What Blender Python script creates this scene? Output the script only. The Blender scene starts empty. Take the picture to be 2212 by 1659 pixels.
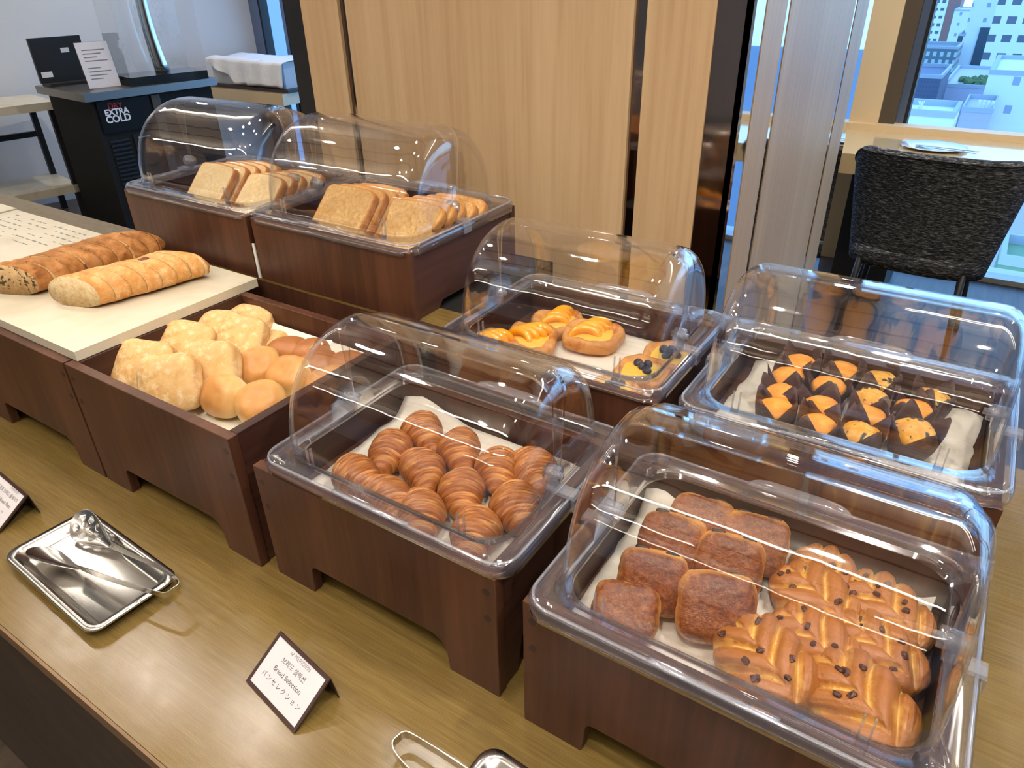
import bpy, bmesh, math, random
from mathutils import Vector, Matrix, Euler, noise
R = math.radians
PI = math.pi
sc = bpy.context.scene
col = sc.collection
T = 0.85                                  # worktop height above the floor

# ------------------------------------------------------------------ camera
cam_d = bpy.data.cameras.new('camera')
cam = bpy.data.objects.new('camera', cam_d)
col.objects.link(cam)
cam_d.sensor_width = 36.0
cam_d.lens = 36.0 * 1530.78 / 2212.0
cam_d.clip_start = 0.02
cam_d.clip_end = 2000
cam.matrix_world = Matrix(((0.8381209, -0.26181509, 0.47854594, 0.0),
                           (0.54516027, 0.43227594, -0.71828809, 0.0),
                           (-0.01880524, 0.8628965, 0.50503069, T + 0.8),
                           (0, 0, 0, 1)))
sc.camera = cam

# ------------------------------------------------------------------ render look
sc.view_settings.view_transform = 'Standard'
sc.view_settings.look = 'None'
sc.view_settings.gamma = 1.0
sc.view_settings.use_curve_mapping = False
sc.view_settings.exposure = 0.22
cy = sc.cycles
cy.transparent_max_bounces = 48
cy.max_bounces = 8
cy.diffuse_bounces = 4
cy.glossy_bounces = 5
cy.transmission_bounces = 6
cy.caustics_reflective = False
cy.caustics_refractive = False
cy.sample_clamp_indirect = 6.0
cy.use_denoising = True
cy.use_adaptive_sampling = True
cy.adaptive_threshold = 0.02

# ------------------------------------------------------------------ world: bright overcast daylight
w = bpy.data.worlds.new('sky')
sc.world = w
w.use_nodes = True
wn = w.node_tree.nodes
wl = w.node_tree.links
bg = wn['Background']
tc = wn.new('ShaderNodeTexCoord')
sp = wn.new('ShaderNodeSeparateXYZ')
rp = wn.new('ShaderNodeValToRGB')
rp.color_ramp.elements[0].position = 0.42
rp.color_ramp.elements[0].color = (0.22, 0.44, 0.80, 1)
rp.color_ramp.elements[1].position = 0.75
rp.color_ramp.elements[1].color = (0.20, 0.46, 1.0, 1)
e = rp.color_ramp.elements.new(0.52)
e.color = (0.37, 0.68, 1.0, 1)
mr = wn.new('ShaderNodeMapRange')
mr.inputs[1].default_value = -1
mr.inputs[2].default_value = 1
wl.new(tc.outputs['Generated'], sp.inputs[0])
wl.new(sp.outputs[2], mr.inputs[0])
wl.new(mr.outputs[0], rp.inputs[0])
wl.new(rp.outputs[0], bg.inputs[0])
bg.inputs[1].default_value = 3.2


# ------------------------------------------------------------------ object helpers
def link(o, parent=None, loc=None):
    col.objects.link(o)
    if parent is not None:
        o.parent = parent
    if loc is not None:
        o.location = loc
    return o


def tag(o, label=None, cat=None, group=None, kind=None):
    if label:
        o['label'] = label
    if cat:
        o['category'] = cat
    if group:
        o['group'] = group
    if kind:
        o['kind'] = kind
    return o


def empty(name, loc=(0, 0, 0), rot=(0, 0, 0)):
    o = bpy.data.objects.new(name, None)
    o.empty_display_size = 0.03
    col.objects.link(o)
    o.location = loc
    o.rotation_euler = rot
    return o


def mesh_obj(name, bm, mats, parent=None, smooth=False, loc=None, rot=None):
    me = bpy.data.meshes.new(name)
    bm.normal_update()
    bm.to_mesh(me)
    bm.free()
    if not isinstance(mats, (list, tuple)):
        mats = [mats]
    for m in mats:
        me.materials.append(m)
    if smooth:
        for p in me.polygons:
            p.use_smooth = True
    o = bpy.data.objects.new(name, me)
    col.objects.link(o)
    if parent is not None:
        o.parent = parent
    if loc is not None:
        o.location = loc
    if rot is not None:
        o.rotation_euler = rot
    return o


def copy_tree(o, parent=None):
    c = o.copy()
    col.objects.link(c)
    if parent is not None:
        c.parent = parent
    for ch in o.children:
        copy_tree(ch, c)
    return c


def box(bm, a, b, mi=0):
    x0, y0, z0 = a
    x1, y1, z1 = b
    v = [bm.verts.new(p) for p in ((x0, y0, z0), (x1, y0, z0), (x1, y1, z0), (x0, y1, z0),
                                   (x0, y0, z1), (x1, y0, z1), (x1, y1, z1), (x0, y1, z1))]
    fs = []
    for q in ((0, 3, 2, 1), (4, 5, 6, 7), (0, 1, 5, 4), (1, 2, 6, 5), (2, 3, 7, 6), (3, 0, 4, 7)):
        f = bm.faces.new([v[i] for i in q])
        f.material_index = mi
        fs.append(f)
    return v, fs


def bevel_all(bm, w_, seg=2, ang=30):
    ed = [e for e in bm.edges if len(e.link_faces) == 2 and e.calc_face_angle(0) > R(ang)]
    if ed:
        bmesh.ops.bevel(bm, geom=ed, offset=w_, segments=seg, affect='EDGES', profile=0.6)


def bxo(name, a, b, m, parent=None, bev=0.0, seg=2):
    bm = bmesh.new()
    box(bm, a, b)
    if bev:
        bevel_all(bm, bev, seg)
    return mesh_obj(name, bm, m, parent)


def prism(bm, pts, off, mi=0):
    """closed polygon pts (3D, planar) extruded by vector off"""
    off = Vector(off)
    a = [bm.verts.new(p) for p in pts]
    b = [bm.verts.new(Vector(p) + off) for p in pts]
    n = len(pts)
    f1 = bm.faces.new(a)
    f2 = bm.faces.new(list(reversed(b)))
    fs = [f1, f2]
    for i in range(n):
        fs.append(bm.faces.new((a[i], b[i], b[(i + 1) % n], a[(i + 1) % n])))
    for f in fs:
        f.material_index = mi
    bmesh.ops.recalc_face_normals(bm, faces=fs)
    return fs


def rrect(wx, wy, r, n=6, cx=0.0, cy_=0.0):
    pts = []
    for (sx, sy, a0) in ((1, 1, 0), (-1, 1, 90), (-1, -1, 180), (1, -1, 270)):
        for i in range(n + 1):
            a = R(a0 + 90 * i / n)
            pts.append((cx + sx * (wx / 2 - r) + r * math.cos(a), cy_ + sy * (wy / 2 - r) + r * math.sin(a)))
    return pts


def loft(bm, rings, close=True, cap0=False, cap1=False, mi=0):
    vs = [[bm.verts.new(p) for p in r] for r in rings]
    n = len(rings[0])
    for a, b in zip(vs[:-1], vs[1:]):
        for i in range(n if close else n - 1):
            j = (i + 1) % n
            f = bm.faces.new((a[i], a[j], b[j], b[i]))
            f.material_index = mi
    if cap0:
        bm.faces.new(list(reversed(vs[0]))).material_index = mi
    if cap1:
        bm.faces.new(vs[-1]).material_index = mi
    return vs


def tube(bm, pts, rad, n=8, cap=True):
    pts = [Vector(p) for p in pts]
    rings = []
    for i, p in enumerate(pts):
        d = (pts[min(i + 1, len(pts) - 1)] - pts[max(i - 1, 0)]).normalized()
        up = Vector((0, 0, 1)) if abs(d.z) < 0.95 else Vector((1, 0, 0))
        s = d.cross(up).normalized()
        u = s.cross(d).normalized()
        r = rad[i] if isinstance(rad, (list, tuple)) else rad
        rings.append([p + s * r * math.cos(2 * PI * k / n) + u * r * math.sin(2 * PI * k / n) for k in range(n)])
    loft(bm, rings, True, cap, cap)


def cyl(bm, c, r, h, n=24, r2=None, axis='Z'):
    r2 = r if r2 is None else r2
    ra, rb = [], []
    for k in range(n):
        a = 2 * PI * k / n
        ca, sa = math.cos(a), math.sin(a)
        if axis == 'Z':
            ra.append((c[0] + r * ca, c[1] + r * sa, c[2]))
            rb.append((c[0] + r2 * ca, c[1] + r2 * sa, c[2] + h))
        elif axis == 'X':
            ra.append((c[0], c[1] + r * ca, c[2] + r * sa))
            rb.append((c[0] + h, c[1] + r2 * ca, c[2] + r2 * sa))
        else:
            ra.append((c[0] + r * sa, c[1], c[2] + r * ca))
            rb.append((c[0] + r2 * sa, c[1] + h, c[2] + r2 * ca))
    loft(bm, [ra, rb], True, True, True)


# ------------------------------------------------------------------ material helpers
def mat(name):
    m = bpy.data.materials.new(name)
    m.use_nodes = True
    nt = m.node_tree
    return m, nt.nodes, nt.links, nt.nodes['Principled BSDF']


def simple(name, c, rough=0.5, metal=0.0, spec=0.5, sheen=0.0, coat=0.0):
    m, n, l, b = mat(name)
    b.inputs['Base Color'].default_value = (*c, 1)
    b.inputs['Roughness'].default_value = rough
    b.inputs['Metallic'].default_value = metal
    b.inputs['Specular IOR Level'].default_value = spec
    if coat:
        b.inputs['Coat Weight'].default_value = coat
        b.inputs['Coat Roughness'].default_value = 0.1
    return m


def coords(n, l, scale=(1, 1, 1), rot=(0, 0, 0), kind='Object'):
    t = n.new('ShaderNodeTexCoord')
    mp = n.new('ShaderNodeMapping')
    mp.inputs['Scale'].default_value = scale
    mp.inputs['Rotation'].default_value = rot
    l.new(t.outputs[kind], mp.inputs[0])
    return mp.outputs[0]


def nz(n, l, vec, scale=5, detail=4, rough=0.55, dist=0.0):
    t = n.new('ShaderNodeTexNoise')
    t.inputs['Scale'].default_value = scale
    t.inputs['Detail'].default_value = detail
    t.inputs['Roughness'].default_value = rough
    t.inputs['Distortion'].default_value = dist
    l.new(vec, t.inputs['Vector'])
    return t.outputs['Fac']


def ramp(n, l, fac, stops):
    r = n.new('ShaderNodeValToRGB')
    els = r.color_ramp.elements
    els[0].position, els[0].color = stops[0][0], (*stops[0][1], 1)
    els[1].position, els[1].color = stops[-1][0], (*stops[-1][1], 1)
    for p, c in stops[1:-1]:
        e_ = els.new(p)
        e_.color = (*c, 1)
    l.new(fac, r.inputs[0])
    return r.outputs[0]


def mixc(n, l, fac, a, b, mode='MIX'):
    m = n.new('ShaderNodeMix')
    m.data_type = 'RGBA'
    m.blend_type = mode
    if isinstance(fac, (int, float)):
        m.inputs[0].default_value = fac
    else:
        l.new(fac, m.inputs[0])
    for i, x in ((6, a), (7, b)):
        if isinstance(x, tuple):
            m.inputs[i].default_value = (*x, 1)
        else:
            l.new(x, m.inputs[i])
    return m.outputs[2]


def bump(n, l, b, h, strength=0.3, dist=0.002):
    bp = n.new('ShaderNodeBump')
    bp.inputs['Strength'].default_value = strength
    bp.inputs['Distance'].default_value = dist
    l.new(h, bp.inputs['Height'])
    l.new(bp.outputs[0], b.inputs['Normal'])
    return bp


def wood(name, c0, c1, c2, sc_=(1, 1, 1), rough=0.45, fine=60.0, coat=0.0, spec=0.5, bs=0.1, contrast=(0.35, 0.7)):
    """sc_ stretches the grain: small number = long direction"""
    m, n, l, b = mat(name)
    v = coords(n, l, sc_)
    a = nz(n, l, v, fine, 5, 0.6)
    g = nz(n, l, v, fine * 0.12, 3, 0.5, 0.6)
    c = ramp(n, l, a, [(contrast[0], c0), (0.5, c1), (contrast[1], c2)])
    c = mixc(n, l, 0.55, c, ramp(n, l, g, [(0.3, c0), (0.7, c2)]), 'MIX')
    l.new(c, b.inputs['Base Color'])
    b.inputs['Roughness'].default_value = rough
    b.inputs['Specular IOR Level'].default_value = spec
    b.inputs['Coat Weight'].default_value = coat
    b.inputs['Coat Roughness'].default_value = 0.12
    bump(n, l, b, a, bs, 0.001)
    return m


def S(r_, g_, b_):
    f = lambda c: ((c / 255.0) / 12.92 if c <= 10 else (((c / 255.0) + 0.055) / 1.055) ** 2.4)
    return (f(r_), f(g_), f(b_))


# --- woods and stone
M_walnut = wood('walnut_vertical', S(54, 30, 22), S(76, 44, 32), S(98, 62, 44), (1, 1, 0.05), 0.4, 90, spec=0.35)
M_walnut_h = wood('walnut_horizontal', S(52, 30, 24), S(74, 46, 35), S(104, 68, 50), (0.06, 0.5, 1), 0.45, 60, spec=0.35)
M_walnut_y = wood('walnut_side', S(44, 24, 20), S(64, 38, 30), S(86, 54, 42), (1, 0.06, 1), 0.45, 60, spec=0.35)
M_plug = simple('walnut_plug', S(52, 30, 25), 0.5)
M_counter = None


def counter_mat():
    m, n, l, b = mat('counter_laminate')
    a = nz(n, l, coords(n, l, (0.02, 1, 1)), 900, 3, 0.6)
    g = nz(n, l, coords(n, l, (0.03, 1, 1)), 160, 4, 0.6)
    c = ramp(n, l, a, [(0.3, S(96, 76, 38)), (0.5, S(116, 94, 50)), (0.7, S(134, 112, 64))])
    c = mixc(n, l, 0.45, c, ramp(n, l, g, [(0.25, S(98, 78, 40)), (0.75, S(134, 112, 64))]))
    l.new(c, b.inputs['Base Color'])
    v2 = coords(n, l, (1, 1, 1))
    s1 = nz(n, l, v2, 26, 4, 0.7)
    r_ = n.new('ShaderNodeMapRange')
    r_.inputs[1].default_value = 0.35
    r_.inputs[2].default_value = 0.7
    r_.inputs[3].default_value = 0.15
    r_.inputs[4].default_value = 0.24
    l.new(s1, r_.inputs[0])
    l.new(r_.outputs[0], b.inputs['Roughness'])
    b.inputs['Specular IOR Level'].default_value = 0.55
    s2 = nz(n, l, v2, 420, 4, 0.7)
    bump(n, l, b, s2, 0.16, 0.0005)
    return m


M_counter = counter_mat()
M_edge = wood('counter_edge', S(104, 76, 42), S(122, 92, 54), S(138, 108, 68), (0.05, 1, 1), 0.3, 60)
M_front = wood('counter_front_wood', S(38, 29, 23), S(56, 43, 33), S(76, 60, 46), (0.3, 1, 0.8), 0.5, 26, contrast=(0.4, 0.6))
M_oak = wood('oak_panel', S(180, 146, 108), S(194, 162, 124), S(206, 176, 138), (1, 1, 0.035), 0.42, 70, spec=0.35, bs=0.04)
M_marble = None


def marble():
    m, n, l, b = mat('white_marble')
    v = coords(n, l)
    a = nz(n, l, v, 6, 6, 0.6, 1.2)
    c = ramp(n, l, a, [(0.3, S(190, 180, 158)), (0.5, S(206, 196, 174)), (0.62, S(210, 201, 182))])
    l.new(c, b.inputs['Base Color'])
    b.inputs['Roughness'].default_value = 0.35
    return m


M_marble = marble()
M_bronze = simple('bronze_mirror', (0.30, 0.235, 0.20), 0.07, 1.0)
M_mirror = simple('grey_mirror', (0.62, 0.66, 0.72), 0.03, 1.0)
M_black = simple('matt_black_metal', (0.012, 0.012, 0.013), 0.45)
M_shadowblack = simple('black_shadow_board', (0.006, 0.006, 0.006), 0.8)
M_steel = simple('stainless_steel', (0.66, 0.64, 0.61), 0.2, 1.0)
M_steel_b = simple('brushed_steel', (0.27, 0.26, 0.26), 0.36, 1.0)
M_white = simple('white_wall_paint', S(224, 224, 226), 0.7)
M_beige = simple('beige_pier', S(228, 204, 164), 0.6)
M_brown = simple('brown_frame_panel', S(88, 76, 62), 0.5)
M_alu = simple('window_frame_metal', S(110, 124, 150), 0.35, 0.6)
M_gasket = simple('window_gasket', (0.01, 0.011, 0.014), 0.5)
M_paper = simple('white_paper', S(214, 208, 212), 0.55)
M_ink = simple('black_ink', (0.015, 0.015, 0.02), 0.6)
M_inkgrey = simple('grey_ink', S(120, 120, 122), 0.6)
M_signframe = simple('brown_sign_frame', S(58, 38, 34), 0.3)
M_whiteplastic = simple('white_plastic', S(226, 226, 220), 0.4)


def cloth_mat(name, c):
    m, n, l, b = mat(name)
    v = coords(n, l)
    a = nz(n, l, v, 9, 4, 0.6, 0.4)
    f = nz(n, l, v, 700, 2, 0.5)
    l.new(mixc(n, l, 0.5, c, ramp(n, l, f, [(0.3, tuple(x * 0.88 for x in c)), (0.7, tuple(min(1, x * 1.05) for x in c))])), b.inputs['Base Color'])
    b.inputs['Roughness'].default_value = 0.9
    b.inputs['Specular IOR Level'].default_value = 0.15
    bump(n, l, b, a, 0.7, 0.012)
    return m


M_napkin = cloth_mat('white_napkin_cloth', S(230, 222, 206))


def schlick(n, l, f0, normal=None):
    """two-sided reflectance of a thin clear sheet"""
    lw = n.new('ShaderNodeLayerWeight')
    lw.inputs['Blend'].default_value = 0.5
    if normal is not None:
        l.new(normal, lw.inputs['Normal'])
    p = n.new('ShaderNodeMath')
    p.operation = 'POWER'
    l.new(lw.outputs['Facing'], p.inputs[0])
    p.inputs[1].default_value = 4.5
    m_ = n.new('ShaderNodeMath')
    m_.operation = 'MULTIPLY_ADD'
    l.new(p.outputs[0], m_.inputs[0])
    m_.inputs[1].default_value = 1 - f0
    m_.inputs[2].default_value = f0
    return m_.outputs[0]


def plastic_mat():
    m, n, l, b = mat('clear_plastic')
    out = n['Material Output']
    n.remove(b)
    tr = n.new('ShaderNodeBsdfTransparent')
    tr.inputs[0].default_value = (0.985, 0.985, 0.99, 1)
    gl = n.new('ShaderNodeBsdfGlossy')
    gl.inputs['Roughness'].default_value = 0.035
    gl.inputs[0].default_value = (1, 1, 1, 1)
    v = coords(n, l)
    a = nz(n, l, v, 14, 2, 0.5)
    bp = n.new('ShaderNodeBump')
    bp.inputs['Strength'].default_value = 0.10
    bp.inputs['Distance'].default_value = 0.01
    l.new(a, bp.inputs['Height'])
    l.new(bp.outputs[0], gl.inputs['Normal'])
    mx = n.new('ShaderNodeMixShader')
    l.new(schlick(n, l, 0.078, bp.outputs[0]), mx.inputs[0])
    l.new(tr.outputs[0], mx.inputs[1])
    l.new(gl.outputs[0], mx.inputs[2])
    l.new(mx.outputs[0], out.inputs[0])
    return m


M_clear = plastic_mat()


def pane_mat():
    m, n, l, b = mat('window_glass')
    out = n['Material Output']
    n.remove(b)
    tr = n.new('ShaderNodeBsdfTransparent')
    tr.inputs[0].default_value = (0.92, 0.96, 0.98, 1)
    gl = n.new('ShaderNodeBsdfGlossy')
    gl.inputs['Roughness'].default_value = 0.0
    mx = n.new('ShaderNodeMixShader')
    l.new(schlick(n, l, 0.03), mx.inputs[0])
    l.new(tr.outputs[0], mx.inputs[1])
    l.new(gl.outputs[0], mx.inputs[2])
    l.new(mx.outputs[0], out.inputs[0])
    return m


M_pane = pane_mat()


def clear_thick():
    m, n, l, b = mat('clear_plastic_solid')
    out = n['Material Output']
    b.inputs['Base Color'].default_value = (0.80, 0.82, 0.90, 1)
    b.inputs['Roughness'].default_value = 0.1
    tr = n.new('ShaderNodeBsdfTransparent')
    tr.inputs[0].default_value = (0.93, 0.94, 0.98, 1)
    gl = n.new('ShaderNodeBsdfGlossy')
    gl.inputs['Roughness'].default_value = 0.08
    m0 = n.new('ShaderNodeMixShader')
    m0.inputs[0].default_value = 0.16
    l.new(tr.outputs[0], m0.inputs[1])
    l.new(b.outputs[0], m0.inputs[2])
    mx = n.new('ShaderNodeMixShader')
    l.new(schlick(n, l, 0.14), mx.inputs[0])
    l.new(m0.outputs[0], mx.inputs[1])
    l.new(gl.outputs[0], mx.inputs[2])
    l.new(mx.outputs[0], out.inputs[0])
    return m


M_clearsolid = clear_thick()


def rim_mat():
    m, n, l, b = mat('clear_plastic_rim')
    out = n['Material Output']
    b.inputs['Base Color'].default_value = (0.72, 0.72, 0.86, 1)
    b.inputs['Roughness'].default_value = 0.12
    tr = n.new('ShaderNodeBsdfTransparent')
    tr.inputs[0].default_value = (0.97, 0.97, 0.99, 1)
    m0 = n.new('ShaderNodeMixShader')
    m0.inputs[0].default_value = 0.026
    l.new(tr.outputs[0], m0.inputs[1])
    l.new(b.outputs[0], m0.inputs[2])
    gl = n.new('ShaderNodeBsdfGlossy')
    gl.inputs['Roughness'].default_value = 0.06
    mx = n.new('ShaderNodeMixShader')
    l.new(schlick(n, l, 0.10), mx.inputs[0])
    l.new(m0.outputs[0], mx.inputs[1])
    l.new(gl.outputs[0], mx.inputs[2])
    l.new(mx.outputs[0], out.inputs[0])
    return m


M_rim = rim_mat()


def emit(name, c, s):
    m, n, l, b = mat(name)
    out = n['Material Output']
    n.remove(b)
    e_ = n.new('ShaderNodeEmission')
    e_.inputs[0].default_value = (*c, 1)
    e_.inputs[1].default_value = s
    l.new(e_.outputs[0], out.inputs[0])
    return m


WARM = (1.0, 0.925, 0.81)
M_lamp = emit('lamp_glow', WARM, 60.0)
M_strip = emit('strip_lamp_glow', WARM, 16.0)


def bread_mat(name, dark, mid, light, sc_=(1, 1, 1), scale=30, bs=0.4, rough=0.55, spec=0.3, lo=0.32, hi=0.68, fine=None, flour=None, bdist=0.004, bsc=False):
    m, n, l, b = mat(name)
    v = coords(n, l, sc_)
    v2 = coords(n, l)
    a = nz(n, l, v, scale, 5, 0.6, 0.3)
    c = ramp(n, l, a, [(lo, dark), (0.5, mid), (hi, light)])
    big = nz(n, l, v2, 22, 3, 0.5)
    c = mixc(n, l, ramp(n, l, big, [(0.4, (0, 0, 0)), (0.62, (1, 1, 1))]), c, mixc(n, l, 0.5, c, dark), 'MIX')
    if flour:
        f = nz(n, l, v2, 60, 4, 0.7)
        c = mixc(n, l, ramp(n, l, f, [(0.5, (0, 0, 0)), (0.64, (0.8, 0.8, 0.8))]), c, flour)
    l.new(c, b.inputs['Base Color'])
    b.inputs['Roughness'].default_value = rough
    b.inputs['Specular IOR Level'].default_value = spec
    b.inputs['Subsurface Weight'].default_value = 0.0
    h = nz(n, l, v if bsc else v2, fine or scale * 2, 5, 0.65)
    bump(n, l, b, h, bs, bdist)
    return m


def zmix_mat(name, top, side, bottom, z0, z1, rough=0.4, spec=0.4, nscale=40, lines=None, bs=0.3, dark=None):
    """crust baked darker on its top face: colour follows the loaf's own height"""
    m, n, l, b = mat(name)
    t = n.new('ShaderNodeTexCoord')
    s = n.new('ShaderNodeSeparateXYZ')
    l.new(t.outputs['Object'], s.inputs[0])
    v2 = coords(n, l)
    a = nz(n, l, v2, nscale, 4, 0.6)
    ad = n.new('ShaderNodeMath')
    ad.operation = 'MULTIPLY_ADD'
    l.new(a, ad.inputs[0])
    ad.inputs[1].default_value = (z1 - z0) * 0.9
    l.new(s.outputs[2], ad.inputs[2])
    r_ = n.new('ShaderNodeMapRange')
    r_.inputs[1].default_value = z0 + (z1 - z0) * 0.45
    r_.inputs[2].default_value = z1 + (z1 - z0) * 0.45
    l.new(ad.outputs[0], r_.inputs[0])
    c = ramp(n, l, r_.outputs[0], [(0.0, bottom), (0.45, side), (1.0, top)])
    if dark:
        dk = nz(n, l, v2, 34, 5, 0.7, 0.6)
        c = mixc(n, l, ramp(n, l, dk, [(0.42, (0, 0, 0)), (0.66, (0.85, 0.85, 0.85))]), c, mixc(n, l, r_.outputs[0], c, dark))
    if lines:
        w_ = n.new('ShaderNodeTexWave')
        w_.bands_direction = 'Z'
        w_.inputs['Scale'].default_value = lines
        w_.inputs['Distortion'].default_value = 3.0
        w_.inputs['Detail'].default_value = 3
        l.new(v2, w_.inputs['Vector'])
        inv = n.new('ShaderNodeMath')
        inv.operation = 'SUBTRACT'
        inv.inputs[0].default_value = 1.0
        l.new(r_.outputs[0], inv.inputs[1])
        mu = n.new('ShaderNodeMath')
        mu.operation = 'MULTIPLY'
        l.new(inv.outputs[0], mu.inputs[0])
        l.new(w_.outputs['Fac'], mu.inputs[1])
        c = mixc(n, l, mu.outputs[0], c, tuple(min(1, x * 1.35) for x in side))
    sp_ = nz(n, l, v2, nscale * 3, 4, 0.7)
    c = mixc(n, l, ramp(n, l, sp_, [(0.45, (0, 0, 0)), (0.7, (0.55, 0.55, 0.55))]), c, mixc(n, l, 0.6, c, side))
    l.new(c, b.inputs['Base Color'])
    b.inputs['Roughness'].default_value = rough
    b.inputs['Specular IOR Level'].default_value = spec
    bump(n, l, b, nz(n, l, v2, nscale * 2.2, 5, 0.65), bs, 0.003)
    return m


M_croissant = bread_mat('croissant_crust', S(124, 62, 18), S(182, 106, 42), S(232, 170, 96), (1, 0.09, 0.09), 330, 0.8, 0.34, 0.6, 0.34, 0.66, 420, bdist=0.003, bsc=True)
M_pain = zmix_mat('chocolate_bread_crust', S(128, 62, 20), S(206, 142, 72), S(228, 178, 108), 0.005, 0.018, 0.27, 0.6, 60, lines=110, bs=0.7, dark=S(84, 36, 12))
M_choc = simple('dark_chocolate', S(38, 22, 20), 0.4)
M_choc2 = simple('milk_brown_chocolate_chip', S(78, 38, 24), 0.35)


def braid_mat():
    m, n, l, b = mat('braided_pastry_crust')
    at = n.new('ShaderNodeAttribute')
    at.attribute_name = 'strand'
    v = coords(n, l)
    a = nz(n, l, v, 90, 5, 0.65, 0.4)
    ad = n.new('ShaderNodeMath')
    ad.operation = 'MULTIPLY_ADD'
    l.new(a, ad.inputs[0])
    ad.inputs[1].default_value = 0.7
    l.new(at.outputs['Fac'], ad.inputs[2])
    c = ramp(n, l, ad.outputs[0], [(0.35, S(240, 208, 138)), (0.62, S(230, 184, 104)), (0.82, S(214, 156, 76)), (1.0, S(170, 104, 44))])
    big = nz(n, l, v, 24, 3, 0.5)
    c = mixc(n, l, ramp(n, l, big, [(0.46, (0, 0, 0)), (0.64, (0.75, 0.75, 0.75))]), c, S(176, 108, 46))
    l.new(c, b.inputs['Base Color'])
    b.inputs['Roughness'].default_value = 0.3
    b.inputs['Specular IOR Level'].default_value = 0.6
    bump(n, l, b, nz(n, l, v, 240, 5, 0.65), 0.5, 0.002)
    return m


M_braid = braid_mat()
M_custard = simple('yellow_custard', S(232, 190, 78), 0.3)
M_glaze = simple('golden_syrup_filling', S(196, 150, 62), 0.15, coat=0.6)
M_danish = bread_mat('danish_crust', S(176, 104, 44), S(214, 152, 84), S(232, 182, 112), (1, 1, 1), 45, 0.4, 0.4, 0.4)
M_orange = simple('orange_fruit', S(252, 172, 28), 0.22, spec=0.6, coat=0.4)
M_berry = simple('blueberry_skin', S(34, 38, 56), 0.45)
M_muffin = bread_mat('muffin_top', S(216, 128, 40), S(240, 164, 66), S(250, 186, 92), (1, 1, 1), 30, 0.3, 0.55, 0.3)


def muffin_berry():
    m, n, l, b = mat('blueberry_muffin_top')
    v = coords(n, l)
    a = nz(n, l, v, 40, 4, 0.6)
    c = ramp(n, l, a, [(0.35, S(206, 140, 40)), (0.65, S(240, 186, 84))])
    s = nz(n, l, v, 75, 2, 0.5, 1.0)
    c = mixc(n, l, ramp(n, l, s, [(0.56, (0, 0, 0)), (0.62, (1, 1, 1))]), c, S(56, 52, 48))
    l.new(c, b.inputs['Base Color'])
    b.inputs['Roughness'].default_value = 0.6
    bump(n, l, b, a, 0.3, 0.003)
    return m


M_muffin_b = muffin_berry()
M_wrap = simple('brown_baking_paper', S(82, 58, 52), 0.6)
M_cia = bread_mat('ciabatta_crust', S(196, 146, 88), S(218, 180, 124), S(228, 198, 150), (1, 1, 1), 26, 0.35, 0.75, 0.15, flour=S(230, 204, 160))
M_roll = zmix_mat('morning_roll_crust', S(190, 132, 72), S(216, 176, 114), S(232, 212, 166), -0.014, 0.026, 0.4, 0.4, 16, bs=0.12)
M_roll2 = zmix_mat('dark_roll_crust', S(164, 104, 60), S(188, 134, 84), S(216, 176, 122), -0.022, 0.018, 0.4, 0.4, 16, bs=0.1)
M_crumb = bread_mat('toast_crumb', S(226, 192, 140), S(242, 214, 164), S(250, 228, 184), (1, 1, 1), 130, 0.35, 0.85, 0.1)
M_crumb2 = bread_mat('wheat_toast_crumb', S(190, 142, 84), S(218, 176, 116), S(232, 196, 138), (1, 1, 1), 130, 0.4, 0.85, 0.1)
M_crust = bread_mat('toast_crust', S(176, 112, 58), S(204, 142, 82), S(226, 172, 112), (1, 1, 1), 40, 0.3, 0.6, 0.2)
M_bag = bread_mat('baguette_crust', S(186, 118, 58), S(216, 158, 90), S(236, 194, 134), (1, 1, 1), 22, 0.4, 0.55, 0.25, flour=S(228, 186, 130))
M_bagcrumb = bread_mat('baguette_crumb', S(196, 162, 116), S(222, 196, 152), S(232, 210, 170), (1, 1, 1), 120, 0.5, 0.85, 0.1)
M_bag2 = bread_mat('seeded_baguette_crust', S(128, 78, 36), S(180, 122, 68), S(204, 152, 98), (1, 1, 1), 40, 0.7, 0.6, 0.2)


def seedcrumb():
    m, n, l, b = mat('seeded_crumb')
    v = coords(n, l)
    a = nz(n, l, v, 60, 4, 0.6)
    c = ramp(n, l, a, [(0.3, S(168, 132, 88)), (0.7, S(206, 172, 122))])
    s = nz(n, l, v, 110, 2, 0.5, 0.5)
    c = mixc(n, l, ramp(n, l, s, [(0.56, (0, 0, 0)), (0.62, (1, 1, 1))]), c, S(70, 56, 36))
    l.new(c, b.inputs['Base Color'])
    b.inputs['Roughness'].default_value = 0.85
    bump(n, l, b, a, 0.4, 0.003)
    return m


M_bagcrumb2 = seedcrumb()


def chair_fabric():
    m, n, l, b = mat('charcoal_woven_fabric')
    v = coords(n, l, (1, 1, 7.0))
    a = nz(n, l, v, 38, 8, 0.8)
    c = ramp(n, l, a, [(0.42, S(34, 35, 38)), (0.50, S(58, 59, 62)), (0.57, S(120, 120, 120)), (0.64, S(190, 188, 182))])
    l.new(c, b.inputs['Base Color'])
    b.inputs['Roughness'].default_value = 0.9
    b.inputs['Specular IOR Level'].default_value = 0.1
    bump(n, l, b, a, 0.5, 0.003)
    return m


M_chair = chair_fabric()

# ------------------------------------------------------------------ room shell
WY = 4.9          # window wall
CEIL = 2.9


def struct(o):
    o['kind'] = 'structure'
    return o


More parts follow.
